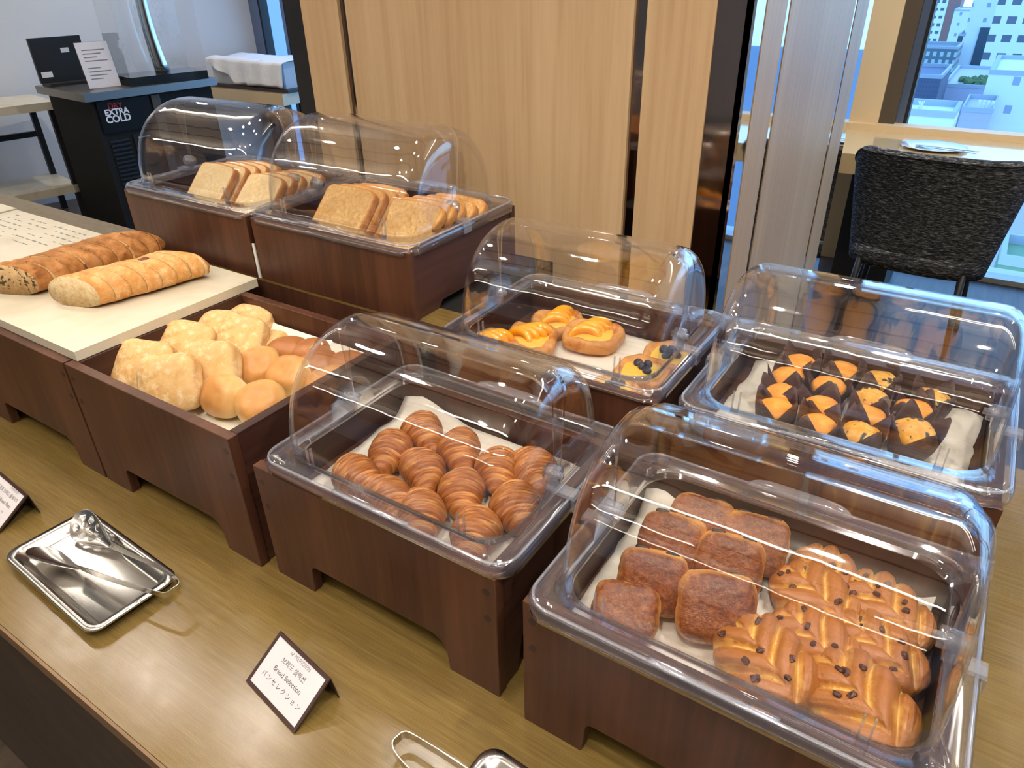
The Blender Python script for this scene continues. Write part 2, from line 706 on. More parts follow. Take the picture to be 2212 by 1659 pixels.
def floor_mat():
    m, n, l, b = mat('dark_wood_floor')
    v = coords(n, l, (1, 0.1, 1))
    a = nz(n, l, v, 30, 5, 0.6)
    c = ramp(n, l, a, [(0.3, S(52, 42, 36)), (0.7, S(92, 76, 62))])
    l.new(c, b.inputs['Base Color'])
    b.inputs['Roughness'].default_value = 0.4
    return m


M_floor = floor_mat()
struct(bxo('floor', (-12, -6, -0.06), (7, WY + 0.12, 0), M_floor))
M_ceil = simple('ceiling_paint', S(226, 214, 198), 0.8)
M_slot = simple('ceiling_slot_black', (0.02, 0.018, 0.016), 0.7)
bm = bmesh.new()
box(bm, (-12, -6, CEIL), (7, WY + 0.12, CEIL + 0.08))
struct(mesh_obj('ceiling', bm, M_ceil))
for i, yy in enumerate((-2.6, -1.7, -0.75, 0.1, 0.62, 1.34, 2.3, 3.3)):
    struct(bxo('trim_%d' % (i + 1), (-12, yy, CEIL - 0.006), (7, yy + 0.05, CEIL + 0.002), M_slot))
struct(bxo('wall_back', (-12, -6.12, 0), (7, -6, CEIL), M_white))
bm = bmesh.new()
prism(bm, [(-6.04, WY + 0.1, 0), (-6.04, WY - 0.02, 0), (-9.1, -6, 0), (-9.3, -6, 0)], (0, 0, CEIL))
struct(mesh_obj('wall_left', bm, M_white))
struct(bxo('wall_right', (7, -6, 0), (7.1, WY, CEIL), M_beige))
# beige pier with its brown return panel
struct(bxo('trim_20', (-0.77, WY - 0.12, 0), (-0.588, WY + 0.12, CEIL), M_beige))
struct(bxo('trim_21', (-0.588, WY - 0.10, 0), (-0.505, WY + 0.12, CEIL), M_brown))
# windows
for i, (x0, x1) in enumerate(((-6.04, -0.77), (-0.505, 6.9))):
    wn_ = empty('window_%d' % (i + 1), ((x0 + x1) / 2, WY, 0))
    struct(wn_)
    cx = (x0 + x1) / 2
    xs = [x0] + ([-5.62, -3.2] if i == 0 else [1.9, 4.3]) + [x1 - 0.04]
    for k, x in enumerate(xs):
        bm = bmesh.new()
        wdt = 0.125 if (i == 0 and k == 0) else 0.04
        box(bm, (x - cx, -0.05, 0.0), (x - cx + wdt, 0.05, CEIL))
        mesh_obj('window_frame', bm, M_alu, wn_)
        bm = bmesh.new()
        box(bm, (x - cx + wdt, -0.045, 0.0), (x - cx + wdt + 0.018, 0.045, CEIL))
        mesh_obj('window_gasket', bm, M_gasket, wn_)
    bm = bmesh.new()
    box(bm, (x0 - cx, -0.003, 0.03), (x1 - cx, 0.003, CEIL))
    mesh_obj('window_pane', bm, M_pane, wn_)
    bm = bmesh.new()
    box(bm, (x0 - cx, -0.10, 0.0), (x1 - cx, 0.10, 0.03))
    mesh_obj('window_sill', bm, M_whiteplastic, wn_)
    if i == 1:
        bm = bmesh.new()
        box(bm, (x0 - cx - 0.27, -0.16, 0.79), (x1 - cx, -0.05, 0.835))
        bevel_all(bm, 0.004)
        mesh_obj('window_rail', bm, M_beige, wn_)
# portals guide daylight sampling through the glass
for i, (x0, x1) in enumerate(((-6.0, -0.8), (-0.5, 6.9))):
    ld = bpy.data.lights.new('daylight_portal', 'AREA')
    ld.shape = 'RECTANGLE'
    ld.size = x1 - x0
    ld.size_y = CEIL - 0.05
    ld.cycles.is_portal = True
    lo = bpy.data.objects.new('daylight_portal', ld)
    link(lo, None, ((x0 + x1) / 2, WY + 0.14, CEIL / 2))
    lo.rotation_euler = (R(-90), 0, 0)
    lo['kind'] = 'structure'

# ------------------------------------------------------------------ lamps of the room, with added ones to lift dark areas
SPOTS = [(-2.62, 0.87), (-2.02, 0.97), (-3.18, 0.77), (-1.26, 1.24), (-1.75, 0.35), (-0.5, 0.75), (0.3, 0.9), (-0.1, -0.3), (-1.3, -0.5), (0.9, 0.2),
         (-4.6, 1.9), (-5.6, 3.5), (-7.4, 2.4), (-3.9, 3.2), (-6.9, 4.1), (-0.45, 3.5), (1.1, 3.3), (-3.9, -1.2), (1.9, -1.6), (-1.6, -2.6)]  # spots on this line are added to brighten the dimmer areas


def downlight_proto():
    t = empty('ceiling_downlight')
    bm = bmesh.new()
    n = 24
    rings = []
    for r_, z_ in ((0.065, 0.0), (0.065, -0.006), (0.048, -0.008), (0.044, 0.0)):
        rings.append([(r_ * math.cos(2 * PI * k / n), r_ * math.sin(2 * PI * k / n), z_) for k in range(n)])
    loft(bm, rings)
    mesh_obj('trim_ring', bm, M_whiteplastic, t, True)
    bm = bmesh.new()
    cyl(bm, (0, 0, -0.004), 0.043, 0.003, 24)
    mesh_obj('bulb_face', bm, M_lamp, t)
    ld = bpy.data.lights.new('bulb', 'SPOT')
    ld.energy = 26
    ld.color = WARM
    ld.spot_size = R(125)
    ld.spot_blend = 0.6
    ld.shadow_soft_size = 0.035
    lo = bpy.data.objects.new('bulb', ld)
    link(lo, t, (0, 0, -0.02))
    return t


dl0 = downlight_proto()
places = ['above the far left of the counter', 'above the metal tray', 'above the left end of the counter', 'above the danish pastries',
          'above the bread rolls', 'above the croissants', 'above the muffins', 'behind the photographer on the right', 'behind the photographer on the left', 'at the right end of the counter',
          'added above the gap before the cooler cart', 'added above the far wood table', 'added above the white side table', 'added left behind the oak column', 'added in the far left corner', 'added beside the beige pier', 'added above the tub chair', 'added in the room left behind the camera', 'added in the room right behind the camera', 'added far behind the camera']
POW = [15, 14, 13, 13, 11, 28, 52, 54, 28, 60, 42, 48, 40, 42, 48, 110, 60, 36, 36, 36]
for i, (x, y) in enumerate(SPOTS):
    t = dl0 if i == 0 else copy_tree(dl0)
    for ch in t.children:
        if ch.type == 'LIGHT':
            ch.data = ch.data.copy()
            ch.data.energy = POW[i]
    t.location = (x, y, CEIL)
    tag(t, 'round white ceiling downlight ' + places[i], 'lamp', 'round ceiling downlights')
M_up = emit('added_ceiling_uplight', WARM, 26.0)  # upward glow added to brighten the unseen ceiling mirrored in the covers
strips = [((-3.4, -0.42), 2.6, 'nearest the camera side'), ((-0.3, -0.42), 2.6, 'right behind the photographer'), ((-3.3, 1.55), 1.6, 'in front of the oak column'), ((0.9, 1.9), 2.0, 'over the right seating area'),
          ((-6.2, 1.9), 2.4, 'over the cooler cart'), ((-2.2, -1.9), 3.0, 'in an added second row behind the photographer'), ((1.6, -1.9), 3.0, 'in the added second row at the right'), ((-0.6, -3.6), 4.0, 'in the added farthest row behind the camera')]  # last three lamps added for a brighter ceiling
for i, ((x, y), ln, wd_) in enumerate(strips):
    t = empty('linear_ceiling_lamp', (x, y, CEIL))
    tag(t, 'long thin strip lamp with added uplight ' + wd_, 'lamp', 'linear ceiling lamps')
    bm = bmesh.new()
    box(bm, (-ln / 2 - 0.01, -0.03, -0.30), (ln / 2 + 0.01, 0.03, -0.27))
    mesh_obj('housing', bm, M_whiteplastic, t)
    bm = bmesh.new()
    box(bm, (-ln / 2, -0.022, -0.304), (ln / 2, 0.022, -0.3005))
    mesh_obj('lower_diffuser', bm, M_strip, t)
    bm = bmesh.new()
    box(bm, (-ln / 2, -0.026, -0.2695), (ln / 2, 0.026, -0.266))
    mesh_obj('added_uplight', bm, M_up, t)
    for q in (-0.4, 0.4):
        bm = bmesh.new()
        cyl(bm, (q * ln, 0, -0.27), 0.003, 0.27, 8)
        mesh_obj('added_hanger', bm, M_black, t)  # rods added so the strips hang clear and light the ceiling

# ------------------------------------------------------------------ buffet counter
ct = empty('buffet_counter', (0, 0, 0))
tag(ct, 'long buffet counter with glossy olive wood laminate top', 'counter')
bm = bmesh.new()
box(bm, (-4.6, 0.182, T - 0.025), (1.6, 1.36, T))
bevel_all(bm, 0.002)
mesh_obj('counter_top', bm, M_counter, ct)
bm = bmesh.new()
box(bm, (-4.6, 0.1775, T - 0.0255), (1.6, 0.1815, T - 0.0005))
mesh_obj('edge_band', bm, M_edge, ct)
bm = bmesh.new()
box(bm, (-4.58, 0.1925, 0.001), (1.58, 1.30, T - 0.0255))
mesh_obj('cabinet_body', bm, M_front, ct)


# ------------------------------------------------------------------ oak column with mirror strips
CX0, CX1, CYF, CYB = -1.719, -0.432, 1.5, 2.80
co = empty('oak_column', ((CX0 + CX1) / 2, CYF, 0))
tag(co, 'wide square column clad in pale oak panels with dark mirror strips', 'column')
ox, oy = (CX0 + CX1) / 2, CYF


def colbox(name, a, b, m):
    bm = bmesh.new()
    box(bm, (a[0] - ox, a[1] - oy, a[2]), (b[0] - ox, b[1] - oy, b[2]))
    mesh_obj(name, bm, m, co)


H = CEIL - 0.001
colbox('column_core', (CX0 + 0.02, CYF + 0.02, 0.001), (CX1 - 0.02, CYB - 0.02, H), M_black)
f = 1.5
colbox('black_corner_strip', (-1.146 * f, CYF, 0.001), (-1.1015 * f, CYF + 0.02, H), simple('charcoal_strip', (0.014, 0.014, 0.016), 0.4))
colbox('oak_panel', (-1.1015 * f, CYF - 0.004, 0.001), (-1.010 * f, CYF + 0.02, H), M_oak)
colbox('bronze_mirror_strip', (-1.010 * f, CYF + 0.006, 0.001), (-0.992 * f, CYF + 0.02, H), M_bronze)
colbox('oak_panel', (-0.992 * f, CYF - 0.004, 0.001), (-0.4525 * f, CYF + 0.02, H), M_oak)
colbox('bronze_mirror_strip', (-0.4525 * f, CYF + 0.006, 0.001), (-0.4335 * f, CYF + 0.02, H), M_bronze)
colbox('oak_panel', (-0.4335 * f, CYF - 0.004, 0.001), (-0.3385 * f, CYF + 0.02, H), M_oak)
colbox('bronze_mirror_strip', (-0.3385 * f, CYF, 0.001), (-0.2925 * f, CYF + 0.02, H), M_bronze)
xs_ = CX1
colbox('mirror_strip', (xs_ - 0.02, CYF, 0.001), (xs_ - 0.0015, 1.570, H), M_mirror)
colbox('oak_side_panel', (xs_ - 0.02, 1.565, 0.001), (xs_, 1.715, H), M_oak)
colbox('mirror_strip', (xs_ - 0.02, 1.715, 0.001), (xs_ - 0.0015, 1.745, H), M_mirror)
colbox('oak_side_panel', (xs_ - 0.02, 1.745, 0.001), (xs_, 2.47, H), M_oak)
colbox('mirror_strip', (xs_ - 0.02, 2.47, 0.001), (xs_ - 0.0015, 2.50, H), M_mirror)
colbox('oak_side_panel', (xs_ - 0.02, 2.50, 0.001), (xs_, 2.69, H), M_oak)
colbox('mirror_strip', (xs_ - 0.02, 2.69, 0.001), (xs_ - 0.0015, CYB - 0.02, H), M_mirror)


# ------------------------------------------------------------------ crates
def board_profile(W, Hh, leg, ah, r=0.008):
    """front board outline in local x,z with the arch cut out between its two feet"""
    x = W / 2
    xi = x - leg
    sl = 0.012
    pts = [(-x, 0), (-xi, 0)]
    pts += [(-xi + sl * 0.3, ah - r), (-xi + sl * 0.5 + 0.002, ah - 0.002), (-xi + sl * 0.5 + r, ah)]
    pts += [(xi - sl - r * 1.5, ah), (xi - sl * 0.8, ah - r), (xi - 0.003, ah - 3 * r), (xi, 0), (x, 0), (x, Hh), (-x, Hh)]
    return pts


def make_crate(name, x0, x1, y0, y1, z0, hh, floor_z, label, leg=0.079, ah=0.055, plugs=True, group='dark walnut crates on the counter', mfront=None):
    W, D = x1 - x0, y1 - y0
    t = empty(name, ((x0 + x1) / 2, y0, z0))
    tag(t, label, 'crate', group)
    th = 0.0165
    mf = mfront or M_walnut
    for nm, yy in (('front_board', 0.0), ('back_board', D - th)):
        bm = bmesh.new()
        lo_ = -0.16 if nm == 'front_board' else 0.0
        prof_ = board_profile(W, hh, leg, ah) if ah > 0 else [(-W / 2, lo_), (W / 2, lo_), (W / 2, hh), (-W / 2, hh)]
        prism(bm, [(p[0], yy, p[1]) for p in prof_], (0, th, 0))
        bevel_all(bm, 0.0009, 1)
        mesh_obj(nm, bm, mf, t)
    for s in (-1, 1):
        bm = bmesh.new()
        xo = s * (W / 2 - 0.002)
        ys, ye = th + 0.0004, D - th - 0.0004
        lg = 0.03 if hh > 0.15 else 0.055
        a2 = ah if hh > 0.15 else 0.013
        pr = [(ys, 0), (ys + lg, 0), (ys + lg + 0.012, a2), (ye - lg - 0.012, a2), (ye - lg, 0), (ye, 0), (ye, hh - 0.0004), (ys, hh - 0.0004)]
        prism(bm, [(xo, p[0], p[1]) for p in pr], (-s * th, 0, 0))
        bevel_all(bm, 0.0008, 1)
        mesh_obj('side_board', bm, M_walnut_y, t)
    bm = bmesh.new()
    fz = floor_z - z0
    box(bm, (-W / 2 + th + 0.003, th + 0.001, fz - 0.008), (W / 2 - th - 0.003, D - th - 0.001, fz))
    mesh_obj('bottom_board', bm, M_walnut_h, t)
    if plugs:
        for s in (-1, 1):
            for zz in (hh - 0.026, hh - 0.07):
                bm = bmesh.new()
                cyl(bm, (s * (W / 2 - 0.013), -0.0004, zz), 0.0052, 0.0006, 16, axis='Y')
                mesh_obj('dowel_plug', bm, M_plug, t)
    return t


make_crate('wooden_crate', -1.209, -0.783, 0.459, 0.824, T, 0.243, T + 0.14, 'open walnut crate without cover, holding white and golden rolls', mfront=M_walnut)
make_crate('wooden_crate', -1.640, -1.2145, 0.459, 0.830, T, 0.243, T + 0.20, 'walnut crate under the marble slab, directly left of the open roll crate', mfront=M_walnut)
make_crate('wooden_crate', -2.071, -1.6455, 0.459, 0.830, T, 0.243, T + 0.20, 'walnut crate under the marble slab, at the left edge of the photo')
make_crate('wooden_crate', -2.502, -2.0765, 0.459, 0.830, T, 0.243, T + 0.20, 'walnut crate under the farthest marble slab, outermost left')
make_crate('wooden_crate', -0.7525, -0.3405, 0.467, 0.779, T, 0.206, T + 0.145, 'low walnut crate under the dome cover with croissants')
make_crate('wooden_crate', -0.2985, 0.1125, 0.459, 0.771, T, 0.206, T + 0.135, 'low walnut crate nearest the camera, holding chocolate bread and braided pastries')
make_crate('wooden_crate', -0.7305, -0.3125, 0.852, 1.166, T, 0.243, T + 0.185, 'walnut crate in the back row holding orange and blueberry danishes')
make_crate('wooden_crate', -0.282, 0.124, 0.845, 1.160, T, 0.243, T + 0.185, 'walnut crate in the back row holding muffins in brown paper')
ZA = T + 0.25
make_crate('wooden_crate', -1.207, -0.791, 0.8775, 1.212, ZA, 0.130, T + 0.318, 'raised walnut crate against the column with wheat toast slices', ah=0.0, plugs=False)
make_crate('wooden_crate', -1.646, -1.222, 0.8775, 1.212, ZA, 0.130, T + 0.318, 'raised walnut crate at the far left with white toast slices', ah=0.0, plugs=False)
# riser under the two toast crates
ri = empty('display_riser', (-1.2, 0.86, T))
tag(ri, 'low riser platform carrying the two toast crates at the back', 'riser')
bm = bmesh.new()
box(bm, (-0.469, 0.0172, 0.2455), (0.465, 0.0915, 0.2498))
mesh_obj('top_board', bm, M_counter, ri)
bm = bmesh.new()
box(bm, (-0.469, 0.0172, 0.0005), (0.404, 0.0225, 0.2454))
mesh_obj('front_board', bm, M_walnut, ri)
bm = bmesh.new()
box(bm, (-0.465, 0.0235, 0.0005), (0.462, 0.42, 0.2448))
mesh_obj('plinth_block', bm, M_shadowblack, ri)  # near-black colour paints in the deep shade of the gap behind the top board
o = bxo('white_gap_strip', (-0.0035, -0.0015, 0.0), (0.0035, 0.0015, 0.075), M_whiteplastic)  # thin white piece filling the gap between the crates
o.location = (-1.2145, 0.8785, ZA)
tag(o, 'narrow white strip standing in the gap between the toast crates', 'strip')


# ------------------------------------------------------------------ clear roll-top covers
LW, LD = 0.413, 0.325
RY, RZ = 0.138, 0.163


def arch_rings(a, ry, rz, r, th0, th1, nth=22, lift=0.004):
    """superelliptic arch over depth (y), flat ends with rounded edges; th in degrees from the front (0) to the back (180)"""
    prof = []
    for k in range(4):
        prof.append((-a, r + (1 - k / 3.0) * 0.06))
    for k in range(1, 7):
        ph = k / 6 * PI / 2
        prof.append((-a + r - r * math.cos(ph), r - r * math.sin(ph)))
    for k in range(1, 6):
        prof.append((-a + r + (2 * a - 2 * r) * k / 6, 0.0))
    for k in range(0, 7):
        ph = (6 - k) / 6 * PI / 2
        prof.append((a - r + r * math.cos(ph), r - r * math.sin(ph)))
    for k in range(1, 4):
        prof.append((a, r + (k / 3.0) * 0.06))
    rings = []
    for x, ins in prof:
        ring = []
        for j in range(nth + 1):
            th_ = R(th0 + (th1 - th0) * j / nth)
            c, s = math.cos(th_), math.sin(th_)
            yy = -(ry - ins) * (abs(c) ** 0.92) * (1 if c >= 0 else -1)
            zz = lift + (rz - ins) * (abs(s) ** 0.85)
            ring.append((x, yy, zz))
        rings.append(ring)
    return rings


def add_solid(o, th, offset=0):
    m = o.modifiers.new('thickness', 'SOLIDIFY')
    m.thickness = th
    m.offset = offset
    return m


def end_fill(bm, rings, sgn):
    pass


def cover_part(name, th0, th1, scale, parent):
    bm = bmesh.new()
    a = 0.180 * scale
    rings = arch_rings(a, RY * scale, RZ * scale, 0.034, th0, th1)
    vs = loft(bm, rings, close=False)
    # close the flat end walls from the arch down to the rim level
    for ring in (vs[0], vs[-1]):
        x = ring[0].co.x
        p0 = ring[0].co
        p1 = ring[-1].co
        ys = (p0.y, p1.y)
        low = [bm.verts.new((x, v.co.y, 0.004)) for v in ring]
        for i in range(len(ring) - 1):
            q = [ring[i], ring[i + 1], low[i + 1], low[i]]
            try:
                bm.faces.new(q)
            except Exception:
                pass
    bmesh.ops.remove_doubles(bm, verts=bm.verts, dist=0.0004)
    bmesh.ops.recalc_face_normals(bm, faces=bm.faces)
    o = mesh_obj(name, bm, M_clear, parent, True)
    add_solid(o, 0.0022)
    return o


def make_cover(scale=1.0):
    t = empty('roll_top_cover')
    # rim: a flat ring plate with a skirt and an inner lip
    out = rrect(LW, LD, 0.03, 7)
    inn = rrect(LW - 0.058, LD - 0.058, 0.045, 7)
    secs = [(out, 0.0, -0.014), (out, 0.0, 0.0), (out, -0.003, 0.004), (inn, 0.0, 0.004), (inn, -0.001, -0.004)]
    rings = []
    for pts, g, z in secs:
        rings.append([(x * (1 + g / 0.2), y * (1 + g / 0.16), z) for x, y in pts])
    bm = bmesh.new()
    loft(bm, rings)
    # raised line that runs round the plate
    o = mesh_obj('rim_frame', bm, M_rim, t, True)
    add_solid(o, 0.0024)
    bm = bmesh.new()
    p = [(x * 0.985, y * 0.982, 0.0045) for x, y in out]
    p.append(p[0])
    tube(bm, p, 0.0021, 6, False)
    mesh_obj('rim_bead', bm, M_clearsolid, t, True)
    cover_part('front_cover', 0, 97, 1.0, t)
    cover_part('back_cover', 86, 180, 0.972, t)
    # hinge knobs and their side clips
    for s in (-1, 1):
        bm = bmesh.new()
        cyl(bm, (s * 0.1745 - 0.009, -0.004, 0.027), 0.0115, 0.018, 20, axis='X')
        cyl(bm, (s * 0.1745 - 0.014, -0.004, 0.027), 0.0045, 0.028, 12, axis='X')
        bevel_all(bm, 0.0012, 2)
        mesh_obj('hinge_knob', bm, M_clearsolid, t, True)
        bm = bmesh.new()
        box(bm, (s * 0.176 - 0.003, -0.011, 0.005), (s * 0.176 + 0.003, 0.003, 0.022))
        box(bm, (min(s * 0.179, s * 0.2105), -0.016, 0.0052), (max(s * 0.179, s * 0.2105), 0.002, 0.0105))
        box(bm, (min(s * 0.2075, s * 0.2115), -0.016, -0.013), (max(s * 0.2075, s * 0.2115), 0.002, 0.0050))
        bevel_all(bm, 0.0008, 1)
        mesh_obj('side_clip', bm, M_clearsolid, t)
    for s in (-1, 1):
        # curved grip tab on the front and the back edge
        bm = bmesh.new()
        rings = []
        for k in range(25):
            u = -1 + 2 * k / 24
            x = u * 0.0625
            e_ = max(0.0, 1 - abs(u) ** 6)
            y = s * (LD / 2 - 0.006)
            rings.append([(x, y - s * 0.002, 0.0035), (x, y + s * 0.006, 0.005), (x, y + s * (0.006 + 0.006 * e_), 0.005 + 0.007 * e_),
                          (x, y + s * (0.003 + 0.006 * e_), 0.0065 + 0.007 * e_), (x, y - s * 0.002, 0.0062)])
        loft(bm, rings, True, True, True)
        mesh_obj('grip_tab', bm, M_clearsolid, t, True)
        # two little upright stop forks
    for s in (-1, 1):
        bm = bmesh.new()
        for q in (-0.0045, 0.0045):
            box(bm, (s * 0.1265 + q - 0.0009, -0.137, 0.004), (s * 0.1265 + q + 0.0009, -0.134, 0.034))
        box(bm, (s * 0.1265 - 0.0055, -0.137, 0.002), (s * 0.1265 + 0.0055, -0.134, 0.006))
        mesh_obj('stop_fork', bm, M_clearsolid, t)
    return t


cov0 = make_cover()
COVERS = [(-0.531, 0.6285, 0.2145, 'clear roll-top cover over the croissants', 1.0),
          (-0.0855, 0.604, 0.2145, 'clear roll-top cover nearest the camera, over chocolate bread and braided pastries', 1.0),
          (-0.5155, 1.008, 0.2515, 'clear roll-top cover over the orange danishes in the back row', 1.0),
          (-0.0775, 1.002, 0.2515, 'clear roll-top cover over the muffins', 1.0),
          (-0.999, 1.045, 0.381, 'clear roll-top cover over the wheat toast in front of the oak column', (1.03, 1.06, 1.03)),
          (-1.434, 1.045, 0.381, 'clear roll-top cover over the white toast at the far left', (1.045, 1.06, 1.03))]
for i, (x, y, z, lb, s) in enumerate(COVERS):
    c = cov0 if i == 0 else copy_tree(cov0)
    c.location = (x, y, T + z + 0.0065)
    c.scale = s if isinstance(s, tuple) else (s, s, s)
    tag(c, lb, 'food cover', 'clear roll-top food covers')


# ------------------------------------------------------------------ napkins
def napkin(name, label, pts, nu=26, nv=22, wav=0.003, lifts=None, seed=0):
    """pts: FL, FR, BR, BL corners (x,y,z)"""
    fl, fr, br, bl = [Vector(p) for p in pts]
    c = (fl + fr + br + bl) / 4
    bm = bmesh.new()
    g = []
    for j in range(nv + 1):
        row = []
        for i in range(nu + 1):
            u, v = i / nu, j / nv
            p = (fl * (1 - u) + fr * u) * (1 - v) + (bl * (1 - u) + br * u) * v
            nn = noise.noise(Vector((p.x * 14 + seed, p.y * 14, seed * 1.7)))
            nn2 = noise.noise(Vector((p.x * 40 + seed, p.y * 40, 3 + seed)))
            dz = wav * (abs(nn) * 1.6 + 0.3 * abs(nn2))
            ed = min(u, 1 - u, v, 1 - v)
            if ed < 0.001:
                p = p + Vector((nn2, nn, 0)) * 0.004
            if lifts:
                dz += lifts(u, v)
            row.append(bm.verts.new((p.x - c.x, p.y - c.y, p.z - c.z + dz)))
        g.append(row)
    for j in range(nv):
        for i in range(nu):
            bm.faces.new((g[j][i], g[j][i + 1], g[j + 1][i + 1], g[j + 1][i]))
    o = mesh_obj(name, bm, M_napkin, None, True)
    o.location = c
    add_solid(o, 0.0012, 1)
    tag(o, label, 'napkin')
    return o


napkin('napkin', 'white cloth napkin under the croissants', [(-0.716, 0.492, T + 0.147), (-0.366, 0.492, T + 0.147), (-0.366, 0.756, T + 0.147), (-0.722, 0.757, T + 0.150)],
       lifts=lambda u, v: 0.028 * max(0, v - 0.86) / 0.14 * max(0, 1 - abs(u - 0.12) * 4) + 0.012 * max(0, v - 0.9) / 0.1, seed=1)
napkin('napkin', 'white cloth napkin under the chocolate bread and braided pastries', [(-0.272, 0.482, T + 0.137), (0.075, 0.482, T + 0.137), (0.085, 0.748, T + 0.137), (-0.277, 0.750, T + 0.139)],
       lifts=lambda u, v: 0.03 * max(0, v - 0.88) / 0.12 * max(0, 1 - abs(u - 0.06) * 6) + 0.012 * max(0, v - 0.9) / 0.1 + 0.012 * max(0, u - 0.94) / 0.06, seed=2)
napkin('napkin', 'white cloth napkin under the orange danishes', [(-0.648, 0.875, T + 0.187), (-0.338, 0.875, T + 0.187), (-0.338, 1.142, T + 0.187), (-0.615, 1.142, T + 0.187)], seed=3, wav=0.002)
napkin('napkin', 'white cloth napkin under the paper wrapped muffins', [(-0.257, 0.868, T + 0.187), (0.082, 0.868, T + 0.187), (0.098, 1.138, T + 0.187), (-0.245, 1.138, T + 0.187)],
       lifts=lambda u, v: 0.025 * max(0, v - 0.85) / 0.15 * max(0, 1 - abs(u - 0.1) * 5) + 0.02 * max(0, v - 0.85) / 0.15 * max(0, 1 - abs(u - 0.93) * 5), seed=4)
napkin('napkin', 'white cloth napkin lining the open roll crate, folded up its back wall', [(-1.13, 0.482, T + 0.142), (-0.812, 0.482, T + 0.142), (-0.812, 0.802, T + 0.185), (-1.185, 0.802, T + 0.185)],
       lifts=lambda u, v: 0.02 * max(0, v - 0.9) / 0.1 - 0.038 * (1 - max(0, (v - 0.75)) / 0.25) * (v / 1.0) * 1.0, seed=5, wav=0.002)


# ------------------------------------------------------------------ baked goods
def wd(x, y, za, zb):
    """same sight line, other height"""
    f_ = (0.8 - zb) / (0.8 - za)
    return x * f_, y * f_


def croissant_bm(seed, L=0.055, Rr=0.031, bend=0.010):
    rnd = random.Random(seed)
    bm = bmesh.new()
    NU, NV = 150, 40
    bounds = [0.0, 0.24, 0.46, 0.66, 0.83, 1.02]
    hel = rnd.uniform(0.05, 0.11) * rnd.choice((-1, 1))
    asym = rnd.uniform(-0.18, 0.18)
    rings = []
    for i in range(NU + 1):
        t = -1 + 2 * i / NU
        t = math.copysign(abs(t) ** 0.9, t)
        ring = []
        for k in range(NV):
            v = 2 * PI * k / NV
            ts = t + hel * math.sin(v + 1.0) + 0.03 * noise.noise(Vector((math.cos(v) * 1.5, math.sin(v) * 1.5, seed)))
            u = abs(ts - asym * 0.3)
            seg = 0
            while seg < 4 and u > bounds[seg + 1]:
                seg += 1
            fr = (u - bounds[seg]) / (bounds[seg + 1] - bounds[seg])
            fr = min(1, max(0, fr))
            base = max(0.0, 1 - abs(t) ** 2.3) ** 0.62
            st = 1.0 - 0.055 * seg
            bul = 1.0 - 0.15 * fr ** 3.0 if seg > 0 else 1.0 - 0.15 * fr ** 4
            r = Rr * base * st * bul * (1 + 0.25 * asym * t)
            nn = noise.noise(Vector((t * 3 + seed, math.cos(v) * 1.2, math.sin(v) * 1.2)))
            r *= 1 + 0.07 * nn + 0.018 * noise.noise(Vector((t * 38 + 2 * math.sin(v) + seed, math.cos(v) * 0.8, math.sin(v) * 0.8)))
            y = r * math.cos(v)
            z = r * math.sin(v) * 0.88
            if z < 0:
                z *= 0.8
            x = t * L
            y += bend * (t * t) * (1 if seed % 2 else -1)
            z -= 0.006 * t * t
            ring.append((x, y, z))
        rings.append(ring)
    loft(bm, rings, True, True, True)
    bmesh.ops.recalc_face_normals(bm, faces=bm.faces)
    return bm


def drop(o, target_z):
    """rest the object's lowest vertex at target_z"""
    mw = o.rotation_euler.to_matrix()
    zs = min((mw @ v.co).z for v in o.data.vertices)
    o.location.z = target_z - zs


CR = [(-0.637, 0.695, -40, 'back row croissant, farthest from the camera at the tip of the pile'),
      (-0.643, 0.631, -60, 'croissant in the second row at the left, touching the farthest one'),
      (-0.559, 0.688, -52, 'croissant just right of the farthest one'),
      (-0.572, 0.619, -35, 'darker croissant in the middle of the pile'),
      (-0.480, 0.678, -62, 'slim dark croissant with a side lobe, right of centre'),
      (-0.431, 0.700, -42, 'large croissant farthest right, under the right hinge'),
      (-0.645, 0.555, -15, 'croissant farthest left, next to the bare napkin'),
      (-0.575, 0.545, -25, 'pale croissant behind the front grip tab'),
      (-0.494, 0.607, -55, 'reddish croissant in the centre right with a folded lip'),
      (-0.512, 0.543, -50, 'long croissant at the front, right of the grip tab'),
      (-0.412, 0.620, -45, 'dark broad croissant at the right side, second from the right hinge'),
      (-0.428, 0.552, -65, 'croissant nearest the front right corner, golden with a pointed top')]
for i, (x, y, a, lb) in enumerate(CR):
    bm = croissant_bm(i * 7 + 3, 0.060 if i in (5, 9) else 0.056, 0.036 if i in (5, 10) else 0.0335)
    xx, yy = wd(x, y, 0.175, 0.178)
    o = mesh_obj('croissant', bm, M_croissant, None, True)
    o.rotation_euler = (R(random.Random(i).uniform(-10, 10)), 0, R(a))
    o.location = (xx, yy, 0)
    drop(o, T + 0.150)
    tag(o, lb, 'croissant', 'croissants in the covered crate')


